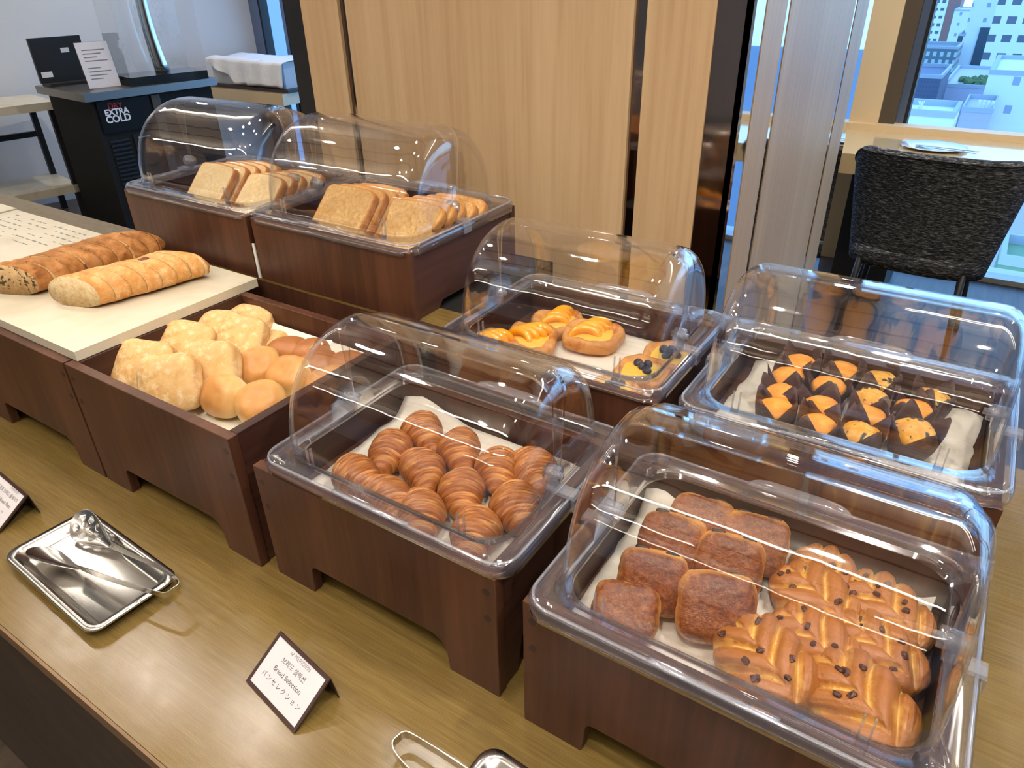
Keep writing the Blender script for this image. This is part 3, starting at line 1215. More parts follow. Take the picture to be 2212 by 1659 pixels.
def superbox(sx, sy, sz, p=4.0, n=20, disp=0.0, seed=0, freq=20):
    bm = bmesh.new()
    bmesh.ops.create_cube(bm, size=2)
    bmesh.ops.subdivide_edges(bm, edges=bm.edges, cuts=n, use_grid_fill=True)
    for v in bm.verts:
        x, y, z = v.co
        r = (abs(x) ** p + abs(y) ** p + abs(z) ** p) ** (1 / p)
        c = v.co / r
        nn = noise.noise(Vector((c.x * 1.7 + seed, c.y * 1.7, c.z * 1.7 + seed * 3)))
        n2 = noise.noise(Vector((c.x * sx * freq * 10 + seed, c.y * sy * freq * 10, c.z * sz * freq * 10)))
        k = 1 + disp * nn + disp * 0.25 * n2
        v.co = Vector((c.x * sx * k, c.y * sy * k, c.z * sz * k))
    bmesh.ops.recalc_face_normals(bm, faces=bm.faces)
    return bm


PA = [(-0.190, 0.722, 50, 6, 'chocolate bread farthest back in the left column, mostly hidden'),
      (-0.208, 0.668, 54, 10, 'glossy chocolate bread second from the back in the left column'),
      (-0.204, 0.600, 56, 12, 'chocolate bread third from the back in the left column'),
      (-0.211, 0.540, 34, 16, 'smaller mottled chocolate bread nearest the front left corner'),
      (-0.120, 0.722, 52, 8, 'chocolate bread farthest back in the right column'),
      (-0.135, 0.670, 56, 10, 'chocolate bread in the middle of the right column'),
      (-0.125, 0.598, 50, 22, 'large dark brown chocolate bread lowest in the right column')]
for i, (x, y, tl, yw, lb) in enumerate(PA):
    t = empty('chocolate_bread')
    sx, sy, sz = (0.040, 0.036, 0.0225) if i != 3 else (0.037, 0.034, 0.022)
    if i == 6:
        sx, sy = 0.043, 0.039
    bm = superbox(sx, sy, sz, 4.2, 22, 0.07, i * 3 + 1)
    o = mesh_obj('loaf_body', bm, M_pain, t, True)
    for s in (-1, 1):
        for q in (-1, 1):
            bm = superbox(0.0035, 0.0085, 0.0032, 3, 5)
            c = mesh_obj('chocolate_stick', bm, M_choc, t, True)
            c['label'] = 'dark chocolate end'
            c.rotation_euler = (0, 0, R(90))
            c.location = (q * sx * 0.45, s * sy * 0.965, -0.001 + 0.002 * q)
    xx, yy = wd(x, y, 0.17, 0.183)
    t.rotation_euler = (R(tl), 0, R(yw))
    mw = t.rotation_euler.to_matrix()
    zs = min((mw @ v.co).z for v in o.data.vertices)
    t.location = (xx, yy, T + 0.1400 - zs + (0.004 if i in (0, 1, 4, 5) else 0))
    tag(t, lb, 'pastry', 'chocolate filled breads')


def braid_bm(seed, L=0.060, W=0.045, Hh=0.023):
    """plaited loaf: diagonal strands meet along the middle line; the strand height is kept as an attribute for the baking colour"""
    bm = superbox(L, W, Hh, 2.5, 56, 0.05, seed)
    lay = bm.verts.layers.float.new('strand')
    lam = 0.038
    for v in bm.verts:
        x, y, z = v.co
        c_ = 0.5
        if z > -0.010:
            ay = abs(y)
            off = 0.5 * lam if y > 0 else 0.0
            wob = 0.005 * noise.noise(Vector((x * 25, y * 25, seed)))
            ph = ((x + 1.05 * ay + off + wob) / lam) % 1.0
            rdg = math.sin(math.pi * ph) ** 0.45
            fine_ = noise.noise(Vector((ph * 16, y * 10, seed + x * 2)))
            f_ = min(1, (z + 0.010) / 0.020)
            mid = min(1.0, ay / 0.005)
            v.co.z += f_ * ((rdg - 0.75) * 0.0115 * (0.5 + 0.5 * mid) + 0.0013 * fine_)
            v.co.y *= 1 + f_ * (rdg - 0.75) * 0.14
            c_ = 0.5 + f_ * (rdg - 0.62) * (0.9 + 0.3 * fine_) + 0.15 * fine_
        if abs(y) > W * 0.75:
            v.co.x += 0.002 * noise.noise(v.co * 60)
        v[lay] = max(0, min(1, c_))
    return bm


BR = [(-0.030, 0.722, -42, 10, 0.9, 9, 'chip studded braided pastry farthest back in the left pair of rows'),
      (-0.034, 0.672, -38, 14, 1.0, 7, 'braided pastry second from the back beside the chocolate bread'),
      (-0.020, 0.602, -35, 16, 1.0, 5, 'braided pastry behind the front left braided one'),
      (-0.058, 0.552, -40, 18, 1.08, 8, 'large braided pastry at the front, right of the chocolate breads'),
      (0.035, 0.692, -40, 12, 1.05, 9, 'braided pastry at the back right beside the crumpled napkin edge'),
      (0.037, 0.628, -34, 14, 1.0, 7, 'braided pastry in the middle of the right row'),
      (0.032, 0.552, -40, 16, 1.12, 7, 'biggest braided pastry in the front right corner')]
for i, (x, y, yw, tl, s, nc, lb) in enumerate(BR):
    rnd = random.Random(40 + i)
    t = empty('braided_pastry')
    bm = braid_bm(i * 5 + 2)
    o = mesh_obj('pastry_body', bm, M_braid, t, True)
    # syrup filling showing between strands
    for q in range(4):
        bm = superbox(rnd.uniform(0.006, 0.010), rnd.uniform(0.005, 0.008), 0.003, 2.4, 6, 0.2, q + i)
        g = mesh_obj('syrup_filling', bm, M_glaze, t, True)
        g['label'] = 'shiny golden filling'
        px, py = rnd.uniform(-0.036, 0.036), rnd.uniform(-0.022, 0.022)
        g.location = (px, py, 0.0155)
        g.rotation_euler = (0, 0, rnd.uniform(0, 3))
    from mathutils.bvhtree import BVHTree
    tree = BVHTree.FromPolygons([v.co for v in o.data.vertices], [p.vertices[:] for p in o.data.polygons])
    for q in range(nc):
        px, py = rnd.uniform(-0.042, 0.042), rnd.uniform(-0.026, 0.026)
        hit = tree.ray_cast(Vector((px, py, 0.1)), Vector((0, 0, -1)))
        if hit[0] is None:
            continue
        bm = superbox(rnd.uniform(0.0036, 0.0050), rnd.uniform(0.0026, 0.0036), 0.0024, 3, 3, 0.3, q * 3 + i)
        c = mesh_obj('chocolate_chip', bm, M_choc2, t, False)
        c.location = hit[0] + Vector((0, 0, 0.0006))
        c.rotation_euler = (rnd.uniform(-0.4, 0.4), rnd.uniform(-0.4, 0.4), rnd.uniform(0, 3))
    xx, yy = wd(x, y, 0.165, 0.168)
    t.rotation_euler = (R(tl), 0, R(yw))
    t.scale = (s * 0.88, s * 0.92, s)
    mw = t.rotation_euler.to_matrix()
    zs = min((mw @ (v.co * s)).z for v in o.data.vertices)
    t.location = (xx, yy, T + 0.1395 - zs)
    tag(t, lb, 'pastry', 'braided pastries with chocolate chips')


# danishes
def danish(name, label, x, y, yw, kind, s=1.0, group=None, seed=0, tl=0):
    rnd = random.Random(seed)
    t = empty(name)
    bm = bmesh.new()
    N, Mr = 44, 18
    rings = []
    prof = [(0.0, 0.0), (0.7, 0.0), (0.95, 0.004), (1.0, 0.010), (0.98, 0.017), (0.9, 0.0225), (0.78, 0.0225), (0.62, 0.017), (0.4, 0.014), (0.0, 0.013)]
    sq = [rnd.uniform(0.92, 1.08) for _ in range(8)]
    for r_, z_ in prof:
        ring = []
        for k in range(N):
            a = 2 * PI * k / N
            rr = 0.045 * r_ * (1 + 0.07 * math.cos(4 * a + seed) + 0.05 * math.sin(3 * a + seed * 2) + 0.03 * noise.noise(Vector((math.cos(a) * 3, math.sin(a) * 3, seed))))
            zz = z_ * (1 + 0.25 * noise.noise(Vector((math.cos(a) * 2, math.sin(a) * 2, seed + 5))))
            ring.append((rr * math.cos(a) * 1.08, rr * math.sin(a) * 0.95, zz))
        rings.append(ring)
    rings[0] = [(p[0] * 0 + 1e-4 * math.cos(2 * PI * k / N), 1e-4 * math.sin(2 * PI * k / N), 0) for k, p in enumerate(rings[0])]
    rings[-1] = [(1e-4 * math.cos(2 * PI * k / N), 1e-4 * math.sin(2 * PI * k / N), 0.013) for k in range(N)]
    loft(bm, rings, True, True, True)
    bmesh.ops.recalc_face_normals(bm, faces=bm.faces)
    mesh_obj('pastry_base', bm, M_danish, t, True)
    bm = superbox(0.034, 0.029, 0.008, 2.3, 12, 0.12, seed)
    c = mesh_obj('custard_filling', bm, M_custard, t, True)
    c.location = (0, 0, 0.0155)
    if kind == 'orange':
        for k in range(4):
            # half moon fruit segment
            bm = bmesh.new()
            rg = []
            for i_ in range(15):
                a = R(-78 + 156 * i_ / 14)
                wv = 0.0085 * max(0.05, math.cos(a)) ** 0.6
                cx_, cz_ = 0.0185 * math.sin(a), 0.0185 * math.cos(a)
                ring = []
                for j in range(10):
                    b_ = 2 * PI * j / 10
                    rad = wv * (0.8 if math.cos(b_) < 0 else 1.0)
                    ring.append((cx_ * (1 + rad * math.cos(b_) / 0.022), wv * 0.75 * math.sin(b_), cz_ * (1 + rad * math.cos(b_) / 0.022) - 0.008))
                rg.append(ring)
            loft(bm, rg, True, True, True)
            bmesh.ops.recalc_face_normals(bm, faces=bm.faces)
            g = mesh_obj('orange_segment', bm, M_orange, t, True)
            g['label'] = 'glossy orange fruit segment'
            g.location = (-0.006 + 0.003 * k, -0.016 + 0.0105 * k, 0.0185)
            g.rotation_euler = (R(-38 + 14 * k), 0, R(12 + 8 * k))
            g.scale = (1.25, 1.35, 1.2)
    else:
        for k, (bx_, by_, bz_) in enumerate(((0, 0, 0.026), (0.010, 0.006, 0.025), (-0.004, 0.011, 0.026), (0.004, -0.010, 0.024), (-0.012, -0.002, 0.024))[:kind]):
            bm = bmesh.new()
            bmesh.ops.create_uvsphere(bm, u_segments=16, v_segments=10, radius=0.0074)
            for v in bm.verts:
                if v.co.z > 0.0055:
                    v.co.z -= 0.002
            g = mesh_obj('blueberry', bm, M_berry, t, True)
            g['label'] = 'dark blueberry'
            g.location = (bx_, by_, bz_)
            g.rotation_euler = (rnd.uniform(-1, 1), rnd.uniform(-1, 1), 0)
    t.location = (x, y, T + 0.1905)
    t.rotation_euler = (R(tl), 0, R(yw))
    t.scale = (s, s, s)
    tag(t, label, 'pastry', group)
    return t


OG, BG = 'orange topped danishes', 'blueberry topped danishes'
danish('orange_danish', 'orange topped danish leaning in the middle of the left group', -0.622, 1.000, -20, 'orange', 1.2, OG, 1, 6)
danish('orange_danish', 'orange topped danish farthest back, behind two others', -0.612, 1.088, 25, 'orange', 1.15, OG, 2, 4)
danish('orange_danish', 'orange topped danish lying alone right of the group', -0.530, 1.068, 10, 'orange', 1.25, OG, 3)
danish('orange_danish', 'orange topped danish almost hidden behind the croissant cover', -0.672, 0.946, -10, 'orange', 1.1, OG, 4)
danish('blueberry_danish', 'blueberry danish with three berries in the front right corner', -0.396, 0.992, 40, 4, 1.08, BG, 5, 5)
danish('blueberry_danish', 'blueberry danish behind the front one, under the right hinge', -0.378, 1.064, 70, 5, 1.1, BG, 6, 8)
danish('blueberry_danish', 'blueberry danish cut off by the near cover, only berries showing', -0.412, 0.922, 10, 5, 0.9, BG, 7)


# muffins
def wrapper_bm(seed, r0=0.0205, r1=0.0285, hh=0.037):
    rnd = random.Random(seed)
    bm = bmesh.new()
    N = 48
    ph = rnd.uniform(0, 6.28)
    rings = []
    for j in range(9):
        f_ = j / 8
        ring = []
        for k in range(N):
            a = 2 * PI * k / N
            saw = abs(((a * 4 / (2 * PI) * 2 + ph) % 2) - 1)           # pointed petals
            top = hh + 0.034 * (saw ** 0.9) - 0.005
            z = min(hh * 0.72 * f_ / 0.7, 99) if f_ < 0.7 else hh * 0.72 + (top - hh * 0.72) * (f_ - 0.7) / 0.3
            r = r0 + (r1 - r0) * min(1, f_ / 0.7)
            if f_ > 0.7:
                r += 0.006 * saw * (f_ - 0.7) / 0.3 * rnd.uniform(0.9, 1.1)
            r *= 1 + 0.012 * math.sin(16 * a)
            ring.append((r * math.cos(a), r * math.sin(a), z))
        rings.append(ring)
    vs = loft(bm, rings, True, True, False)
    return bm


MU = [(-0.168, 1.103, 0, 'muffin farthest back at the left'), (-0.173, 1.055, 0, 'muffin second from back in the left row'), (-0.166, 1.000, 0, 'muffin third from back in the left row'),
      (-0.163, 0.950, 0, 'muffin at the front of the left row'), (-0.106, 1.113, 0, 'muffin at the back of the second row with a tall paper point'), (-0.112, 1.055, 0, 'muffin in the middle of the second row'),
      (-0.108, 0.988, 0, 'muffin third from the back in the second row'), (-0.104, 0.935, 0, 'muffin at the front of the second row, half hidden'), (-0.046, 1.112, 1, 'blueberry muffin at the back of the third row'),
      (-0.052, 1.052, 1, 'speckled blueberry muffin in the middle of the third row'), (-0.050, 0.997, 0, 'tall wrapped muffin third in the third row'), (-0.048, 0.940, 1, 'crumbly muffin at the front of the third row'),
      (0.024, 1.096, 1, 'blueberry muffin farthest right at the back'), (0.006, 1.048, 0, 'pale muffin in the fourth row behind the big one'), (0.012, 0.982, 1, 'big blueberry muffin at the front right')]
for i, (x, y, bb, lb) in enumerate(MU):
    t = empty('muffin')
    rnd = random.Random(i + 60)
    bm = superbox(0.0262, 0.0262, 0.016, 2.2, 10, 0.08, i)
    o = mesh_obj('cake_top', bm, M_muffin_b if bb else M_muffin, t, True)
    o.location = (0, 0, 0.034)
    o = mesh_obj('paper_wrapper', wrapper_bm(i * 3 + 1), M_wrap, t, True)
    o['label'] = 'dark brown pointed paper'
    add_solid(o, 0.0004, 1)
    t.location = (*wd(x, y, 0.23, 0.225), T + 0.1905)
    t.rotation_euler = (R(rnd.uniform(-4, 10)), R(rnd.uniform(-5, 5)), rnd.uniform(0, 6))
    s = 1.12 if i == 14 else rnd.uniform(0.96, 1.04)
    t.scale = (s, s, s)
    tag(t, lb, 'muffin', 'muffins in brown paper')

# ciabatta and rolls
CI = [(-1.205, 0.572, 52, 28, 'square ciabatta roll at the front left corner of the open crate'),
      (-1.084, 0.560, 62, 30, 'floury square ciabatta roll standing at the very front'),
      (-1.221, 0.655, 42, 24, 'ciabatta roll behind the front left one'),
      (-1.195, 0.722, 38, 18, 'ciabatta roll third from the front along the left wall'),
      (-1.066, 0.628, 60, 26, 'large ciabatta roll behind the floury front one'),
      (-1.105, 0.728, 40, 20, 'ciabatta roll in the back half, right of the wall row'),
      (-1.155, 0.782, 25, 10, 'browned ciabatta roll against the back wall'),
      (-1.072, 0.772, 15, 10, 'small pale ciabatta piece by the back napkin')]
for i, (x, y, tl, yw, lb) in enumerate(CI):
    s = (0.054, 0.050, 0.024) if i in (0, 1, 4) else ((0.050, 0.046, 0.022) if i < 7 else (0.028, 0.026, 0.018))
    bm = superbox(s[0], s[1], s[2], 3.5, 18, 0.055, i * 4 + 3, 14)
    o = mesh_obj('ciabatta_roll', bm, M_cia, None, True)
    zc = 0.210 if i in (0, 1, 4) else 0.205
    xx, yy = wd(x, y, 0.2, zc)
    o.rotation_euler = (R(tl), R(random.Random(i).uniform(-8, 8)), R(yw))
    o.location = (max(xx, -1.158), yy, T + zc)
    drop(o, T + (0.152 if i in (0, 1, 4) else 0.165))
    tag(o, lb, 'bread roll', 'white ciabatta rolls')
RO = [(-1.022, 0.762, 0, 'round dark golden roll near the back of the open crate', 1),
      (-1.015, 0.690, 40, 'two tone golden roll in the middle of the open crate', 0),
      (-0.984, 0.592, 55, 'upright golden roll with pale sides at the front, right of the ciabatta', 0),
      (-0.944, 0.700, 30, 'creased golden roll in the second row', 0),
      (-0.915, 0.612, 35, 'wrinkled brown roll in the front right corner of the open crate', 0),
      (-0.972, 0.778, 0, 'dark roll partly under the napkin edge at the back', 1),
      (-0.925, 0.750, 10, 'roll seen through the left end of the croissant cover', 1),
      (-0.860, 0.715, 10, 'roll at the right wall of the open crate', 0),
      (-0.878, 0.776, 0, 'roll in the back right corner of the open crate', 1)]
for i, (x, y, tl, lb, dk) in enumerate(RO):
    bm = superbox(0.042, 0.037, 0.031, 2.5, 16, 0.06, i * 3 + 8)
    for v in bm.verts:                       # soft dimple
        d = (v.co - Vector((0.006, -0.004, 0.029))).length
        if i in (1, 3, 4):
            v.co.z -= 0.005 * math.exp(-(d / 0.012) ** 2)
    o = mesh_obj('dinner_roll', bm, M_roll2 if dk else M_roll, None, True)
    xx, yy = wd(x, y, 0.185, 0.188)
    o.rotation_euler = (R(tl), R(-12), R(20 + 30 * math.sin(i * 2)))
    o.location = (xx, yy, T + 0.18)
    drop(o, T + 0.146)
    tag(o, lb, 'bread roll', 'golden dinner rolls')


# toast
def toast_bm(W=0.136, Hh=0.128, th=0.017, mush=0.006, seed=0):
    pts = []
    r = 0.018
    def arc(cx_, cz_, r_, a0, a1, n=6):
        for k in range(n + 1):
            a = R(a0 + (a1 - a0) * k / n)
            pts.append((cx_ + r_ * math.cos(a), cz_ + r_ * math.sin(a)))
    w = W / 2
    arc(w - 0.008 - mush, 0.008, 0.008, -90, 0, 4)
    pts.append((w - mush, Hh * 0.55))
    pts.append((w - mush * 1.6, Hh * 0.62))
    arc(w - r, Hh - r, r, -20, 90)
    pts.append((0, Hh + 0.003))
    arc(-w + r, Hh - r, r, 90, 200)
    pts.append((-w + mush * 1.6, Hh * 0.62))
    pts.append((-w + mush, Hh * 0.55))
    arc(-w + 0.008 + mush, 0.008, 0.008, 180, 270, 4)
    bm = bmesh.new()
    n = len(pts)
    def ring(sc_, y):
        out_ = []
        for k, (x, z) in enumerate(pts):
            nn = 0.0012 * noise.noise(Vector((x * 60 + seed, z * 60, y * 50)))
            out_.append((x * sc_ + nn, y, (z - Hh / 2) * sc_ + Hh / 2 + nn))
        return out_
    rings = [ring(0.945, -th / 2), ring(0.985, -th / 2 + 0.0004), ring(1.0, -th / 2 + 0.003), ring(1.0, th / 2 - 0.003), ring(0.985, th / 2 - 0.0004), ring(0.945, th / 2)]
    vs = loft(bm, rings, True, True, True, 1)
    for f_ in bm.faces:
        if len(f_.verts) > 4:
            f_.material_index = 0
    bmesh.ops.recalc_face_normals(bm, faces=bm.faces)
    return bm


def toast_row(cx, y, z, n, crumb, lb, grp, step=0.0225, ang=-44, mush=0.0, dx=0.0, W=0.136, dz=0.0035):
    ordn = ['front', 'second', 'third', 'fourth', 'fifth', 'rearmost']
    me = None
    rnd = random.Random(int(abs(cx) * 1000))
    for k in range(n):
        if me is None:
            bm = toast_bm(W=W, mush=mush)
            o = mesh_obj('toast_slice', bm, [crumb, M_crust], None, False)
            me = o.data
        else:
            o = bpy.data.objects.new('toast_slice', me)
            col.objects.link(o)
        o.location = (cx + dx * k + rnd.uniform(-0.002, 0.002), y + step * k, z - dz * k)
        o.rotation_euler = (R(ang + rnd.uniform(-1, 1)), 0, R(rnd.uniform(-3, 1)))
        nm = 'rearmost' if k == n - 1 else ordn[k]
        tag(o, '%s slice of the %s' % (nm, lb), 'toast', grp)


toast_row(-1.040, 0.922, T + 0.336, 4, M_crumb2, 'left stack of wheat toast by the oak column', 'wheat toast slices', dx=0.006)
toast_row(-0.872, 0.922, T + 0.330, 5, M_crumb2, 'right stack of wheat toast by the oak column', 'wheat toast slices', 0.028, mush=0.006, dx=0.003, W=0.134)
toast_row(-1.452, 0.922, T + 0.334, 5, M_crumb, 'left stack of white toast in the far crate', 'white toast slices', 0.026, dx=0.004, W=0.128)
toast_row(-1.296, 0.922, T + 0.330, 5, M_crumb, 'right stack of white toast in the far crate', 'white toast slices', 0.026, dx=0.002, W=0.12)

# marble slabs on the left crates
sl1 = empty('marble_slab', (-1.685, 0.665, T + 0.2435))
tag(sl1, 'white marble slab carrying two sliced baguettes', 'serving board')
bm = bmesh.new()
box(bm, (-0.49, -0.190, 0), (0.490, 0.190, 0.0175))
bevel_all(bm, 0.002, 2)
mesh_obj('slab', bm, M_marble, sl1)
sl2 = empty('marble_slab', (-2.680, 0.672, T + 0.2435))
tag(sl2, 'second white marble slab at the far left edge behind the first', 'serving board')
bm = bmesh.new()
box(bm, (-0.49, -0.190, 0), (0.490, 0.190, 0.0175))
bevel_all(bm, 0.002, 2)
mesh_obj('slab', bm, M_marble, sl2)
# faint printed rows on the first slab
bm = bmesh.new()
rnd = random.Random(5)
for r_ in range(6):
    yv = 0.165 - r_ * 0.022
    x = -0.44
    while x < 0.02 - r_ * 0.035:
        wv = rnd.uniform(0.006, 0.02)
        if rnd.random() < 0.75:
            box(bm, (x, yv - 0.0025, 0.01751), (x + wv, yv + 0.0008 * rnd.randint(0, 2), 0.0178))
        x += wv + rnd.uniform(0.003, 0.016)
o = mesh_obj('printed_writing', bm, M_inkgrey, sl1)
o['kind'] = 'stuff'
o['label'] = 'faint grey printed lines'


def baguette(name, label, x, y, z, n, Ln, W, Hh, mcr, mcrumb, yaw, shear, seed):
    t = empty(name, (x, y, z))
    t.rotation_euler = (0, 0, R(yaw))
    tag(t, label, 'bread')
    rnd = random.Random(seed)
    K = 26
    for s in range(n):
        bm = bmesh.new()
        y0, y1 = Ln * s / n, Ln * (s + 1) / n - 0.0012
        rings = []
        js = rnd.uniform(-0.0035, 0.0035)
        for j in range(6):
            yy = y0 + (y1 - y0) * j / 5
            u = (yy / Ln)
            endf = 1.0 if u < 0.8 else math.sqrt(max(0.04, 1 - ((u - 0.8) / 0.21) ** 2))
            ring = []
            for k in range(K):
                a = 2 * PI * k / K
                c_, s_ = math.cos(a), math.sin(a)
                xx = W / 2 * math.copysign(abs(c_) ** 0.85, c_) * (0.55 + 0.45 * endf)
                zz = Hh * 0.42 + (Hh * 0.58 * s_ if s_ > 0 else Hh * 0.42 * math.copysign(abs(s_) ** 0.6, s_)) * endf
                nn = noise.noise(Vector((xx * 30, yy * 30, zz * 30 + seed)))
                rg = 1 + 0.06 * nn
                ed = 0.985 if j in (0, 5) else 1.0
                ring.append(((xx * rg * ed) + js, yy - shear * xx * (1 if u < 0.9 else 0.6), max(0.0002, zz * (rg if s_ > 0 else 1) * ed)))
            rings.append(ring)
        vs = loft(bm, rings, True, True, True, 0)
        for f_ in bm.faces:
            if len(f_.verts) > 4:
                f_.material_index = 1
        bmesh.ops.recalc_face_normals(bm, faces=bm.faces)
        mesh_obj('slice', bm, [mcr, mcrumb], t, True)
    return t


b1 = baguette('sliced_baguette', 'pale golden sliced baguette, the nearer one on the marble slab', -1.375, 0.582, T + 0.2615, 8, 0.235, 0.100, 0.060, M_bag, M_bagcrumb, -13, -0.60, 3)
bm = superbox(0.008, 0.010, 0.004, 2.3, 6, 0.2, 4)
o = mesh_obj('burnt_blister', bm, simple('burnt_crust', S(112, 56, 30), 0.5), b1, True)
o.location = (0.006, 0.135, 0.059)
baguette('seeded_baguette', 'brown seeded sliced baguette behind the pale one', -1.545, 0.548, T + 0.2615, 9, 0.295, 0.112, 0.062, M_bag2, M_bagcrumb2, -3, -0.50, 8)


# ------------------------------------------------------------------ trays and tongs
def make_tray():
    t = empty('metal_tray')
    bm = bmesh.new()
    rings = []
    for wx, wy, r_, z_ in ((0.270, 0.132, 0.020, 0.0150), (0.274, 0.136, 0.021, 0.0165), (0.272, 0.134, 0.021, 0.0185), (0.252, 0.114, 0.017, 0.0170), (0.236, 0.098, 0.014, 0.0045), (0.228, 0.090, 0.012, 0.0022)):
        rings.append([(x, y, z_) for x, y in rrect(wx, wy, r_, 8)])
    loft(bm, rings, True, False, True)
    o = mesh_obj('tray_body', bm, M_steel, t, True)
    add_solid(o, 0.0008, 1)
    return t


tr0 = make_tray()
tr0.location = (-0.9965, 0.3085, T + 0.0012)
tr0.rotation_euler = (0, 0, R(-2.6))
tag(tr0, 'rectangular stainless steel tray with perforated serving tongs at the left', 'tray')
tr1 = copy_tree(tr0)
tr1.location = (-0.176, 0.327, T + 0.0012)
tr1.rotation_euler = (0, 0, R(-2.6))
tag(tr1, 'stainless steel tray cut off at the bottom edge of the photo', 'tray')


def strip_arm(bm, path, hw, th=0.0011):
    """path of (point, half width, up vector)"""
    rings = []
    n = len(path)
    for i in range(n):
        p, w_, up = Vector(path[i][0]), path[i][1], Vector(path[i][2]).normalized()
        d = (Vector(path[min(i + 1, n - 1)][0]) - Vector(path[max(i - 1, 0)][0])).normalized()
        nrm = d.cross(up).normalized()
        up2 = nrm.cross(d).normalized()
        rings.append([p + up2 * w_ + nrm * th / 2, p + up2 * w_ - nrm * th / 2, p - up2 * w_ - nrm * th / 2, p - up2 * w_ + nrm * th / 2])
    loft(bm, rings, True, True, True)


def smooth_path(keys, n):
    out_ = []
    m = len(keys) - 1
    for i in range(n + 1):
        t_ = i / n * m
        k = min(int(t_), m - 1)
        f_ = t_ - k
        def g(j):
            return keys[max(0, min(m, j))]
        res = []
        for c in range(3):
            p0, p1, p2, p3 = [Vector(g(k + q)[c]) if not isinstance(g(k + q)[c], (int, float)) else g(k + q)[c] for q in (-1, 0, 1, 2)]
            res.append(0.5 * ((2 * p1) + (p2 - p0) * f_ + (2 * p0 - 5 * p1 + 4 * p2 - p3) * f_ * f_ + (3 * p1 - p0 - 3 * p2 + p3) * f_ ** 3))
        out_.append(res)
    return out_


tg = empty('serving_tongs', (-0.995, 0.300, T))
tag(tg, 'steel serving tongs with one slotted head lying on the left tray', 'tongs')
O = Vector((-0.995, 0.300, 0))
Z = Vector((0, 0, 1))


def loc_(x, y, z):
    return Vector((x, y, z)) - O


# arm with the slotted head (rear) and arm with the spoon head (front)
rear = [(loc_(-0.812, 0.334, 0.044), 0.0050, Z), (loc_(-0.817, 0.349, 0.044), 0.0050, Z), (loc_(-0.870, 0.355, 0.040), 0.0052, Z), (loc_(-0.94, 0.352, 0.032), 0.0060, Z),
        (loc_(-1.005, 0.351, 0.024), 0.0070, Z + Vector((0, 0.3, 0)))]
front = [(loc_(-0.812, 0.334, 0.044), 0.0050, Z), (loc_(-0.817, 0.323, 0.044), 0.0050, Z), (loc_(-0.870, 0.312, 0.040), 0.0052, Z), (loc_(-0.94, 0.303, 0.030), 0.0065, Z),
         (loc_(-1.005, 0.297, 0.020), 0.0085, Z + Vector((0, -0.3, 0)))]
for nm, keys in (('rear_arm', rear), ('front_arm', front)):
    bm = bmesh.new()
    strip_arm(bm, smooth_path(keys, 28), 0)
    mesh_obj(nm, bm, M_steel, tg, False)


def head(nm, c0, c1, width, side, slots, z0, z1):
    """leaf shaped bowl from c0 (neck) to c1 (tip)"""
    a, b_ = Vector(c0), Vector(c1)
    d = b_ - a
    L_ = d.length
    dn = d.normalized()
    up = (Vector((0, 0.74, 0.67)) if side > 0 else Vector((0, -0.93, 0.36))).normalized()
    sd = dn.cross(up).normalized()
    up = sd.cross(dn).normalized()
    NU, NV = 110, 54
    bm = bmesh.new()
    g = []
    def half(u):
        return width * (0.16 + 0.84 * math.sin(min(1, u * 1.08) * PI * 0.62) ** 1.2) * (1 if u < 0.75 else math.sqrt(max(0.0, 1 - ((u - 0.75) / 0.25) ** 2)))
    for i in range(NU + 1):
        u = i / NU
        row = []
        for j in range(NV + 1):
            v = -1 + 2 * j / NV
            h_ = half(u)
            p = a + dn * (u * L_) + up * (v * h_) + sd * (side * 0.006 * (1 - v * v) * math.sin(u * PI))
            row.append(bm.verts.new(p))
        g.append(row)
    holes = [(0.34, 0.0), (0.47, 0.42), (0.47, -0.42), (0.56, 0.0), (0.66, 0.55), (0.66, -0.55), (0.74, 0.0), (0.84, 0.42), (0.84, -0.42)]
    for i in range(NU):
        for j in range(NV):
            u, v = (i + 0.5) / NU, -1 + 2 * (j + 0.5) / NV
            if slots and any(((u - hu) / 0.062) ** 2 + ((v - hv) / 0.24) ** 2 < 1 for hu, hv in holes):
                continue
            try:
                bm.faces.new((g[i][j], g[i + 1][j], g[i + 1][j + 1], g[i][j + 1]))
            except Exception:
                pass
    bmesh.ops.remove_doubles(bm, verts=bm.verts, dist=0.0001)
    o_ = mesh_obj(nm, bm, M_steel, tg, True)
    add_solid(o_, 0.0011)


head('slotted_head', loc_(-1.003, 0.350, 0.023), loc_(-1.104, 0.347, 0.036), 0.0255, 1, True, 0, 0)
head('spoon_head', loc_(-1.003, 0.296, 0.018), loc_(-1.108, 0.278, 0.024), 0.0200, -1, False, 0, 0)

tg2 = empty('serving_tongs', (-0.33, 0.345, T))
tag(tg2, 'steel tongs with a rounded bend at the bottom edge beside the cut off tray', 'tongs')
O = Vector((-0.33, 0.345, 0))
keysA = [(loc_(-0.402, 0.343, 0.022), 0.0065, Z), (loc_(-0.398, 0.3535, 0.022), 0.0065, Z), (loc_(-0.380, 0.3565, 0.022), 0.0065, Z), (loc_(-0.31, 0.356, 0.024), 0.0065, Z), (loc_(-0.20, 0.352, 0.020), 0.007, Z), (loc_(-0.12, 0.345, 0.014), 0.010, Z)]
keysB = [(loc_(-0.402, 0.343, 0.022), 0.0065, Z), (loc_(-0.400, 0.334, 0.022), 0.0065, Z), (loc_(-0.380, 0.325, 0.022), 0.0065, Z), (loc_(-0.31, 0.312, 0.024), 0.0065, Z), (loc_(-0.20, 0.300, 0.020), 0.007, Z), (loc_(-0.12, 0.296, 0.014), 0.010, Z)]
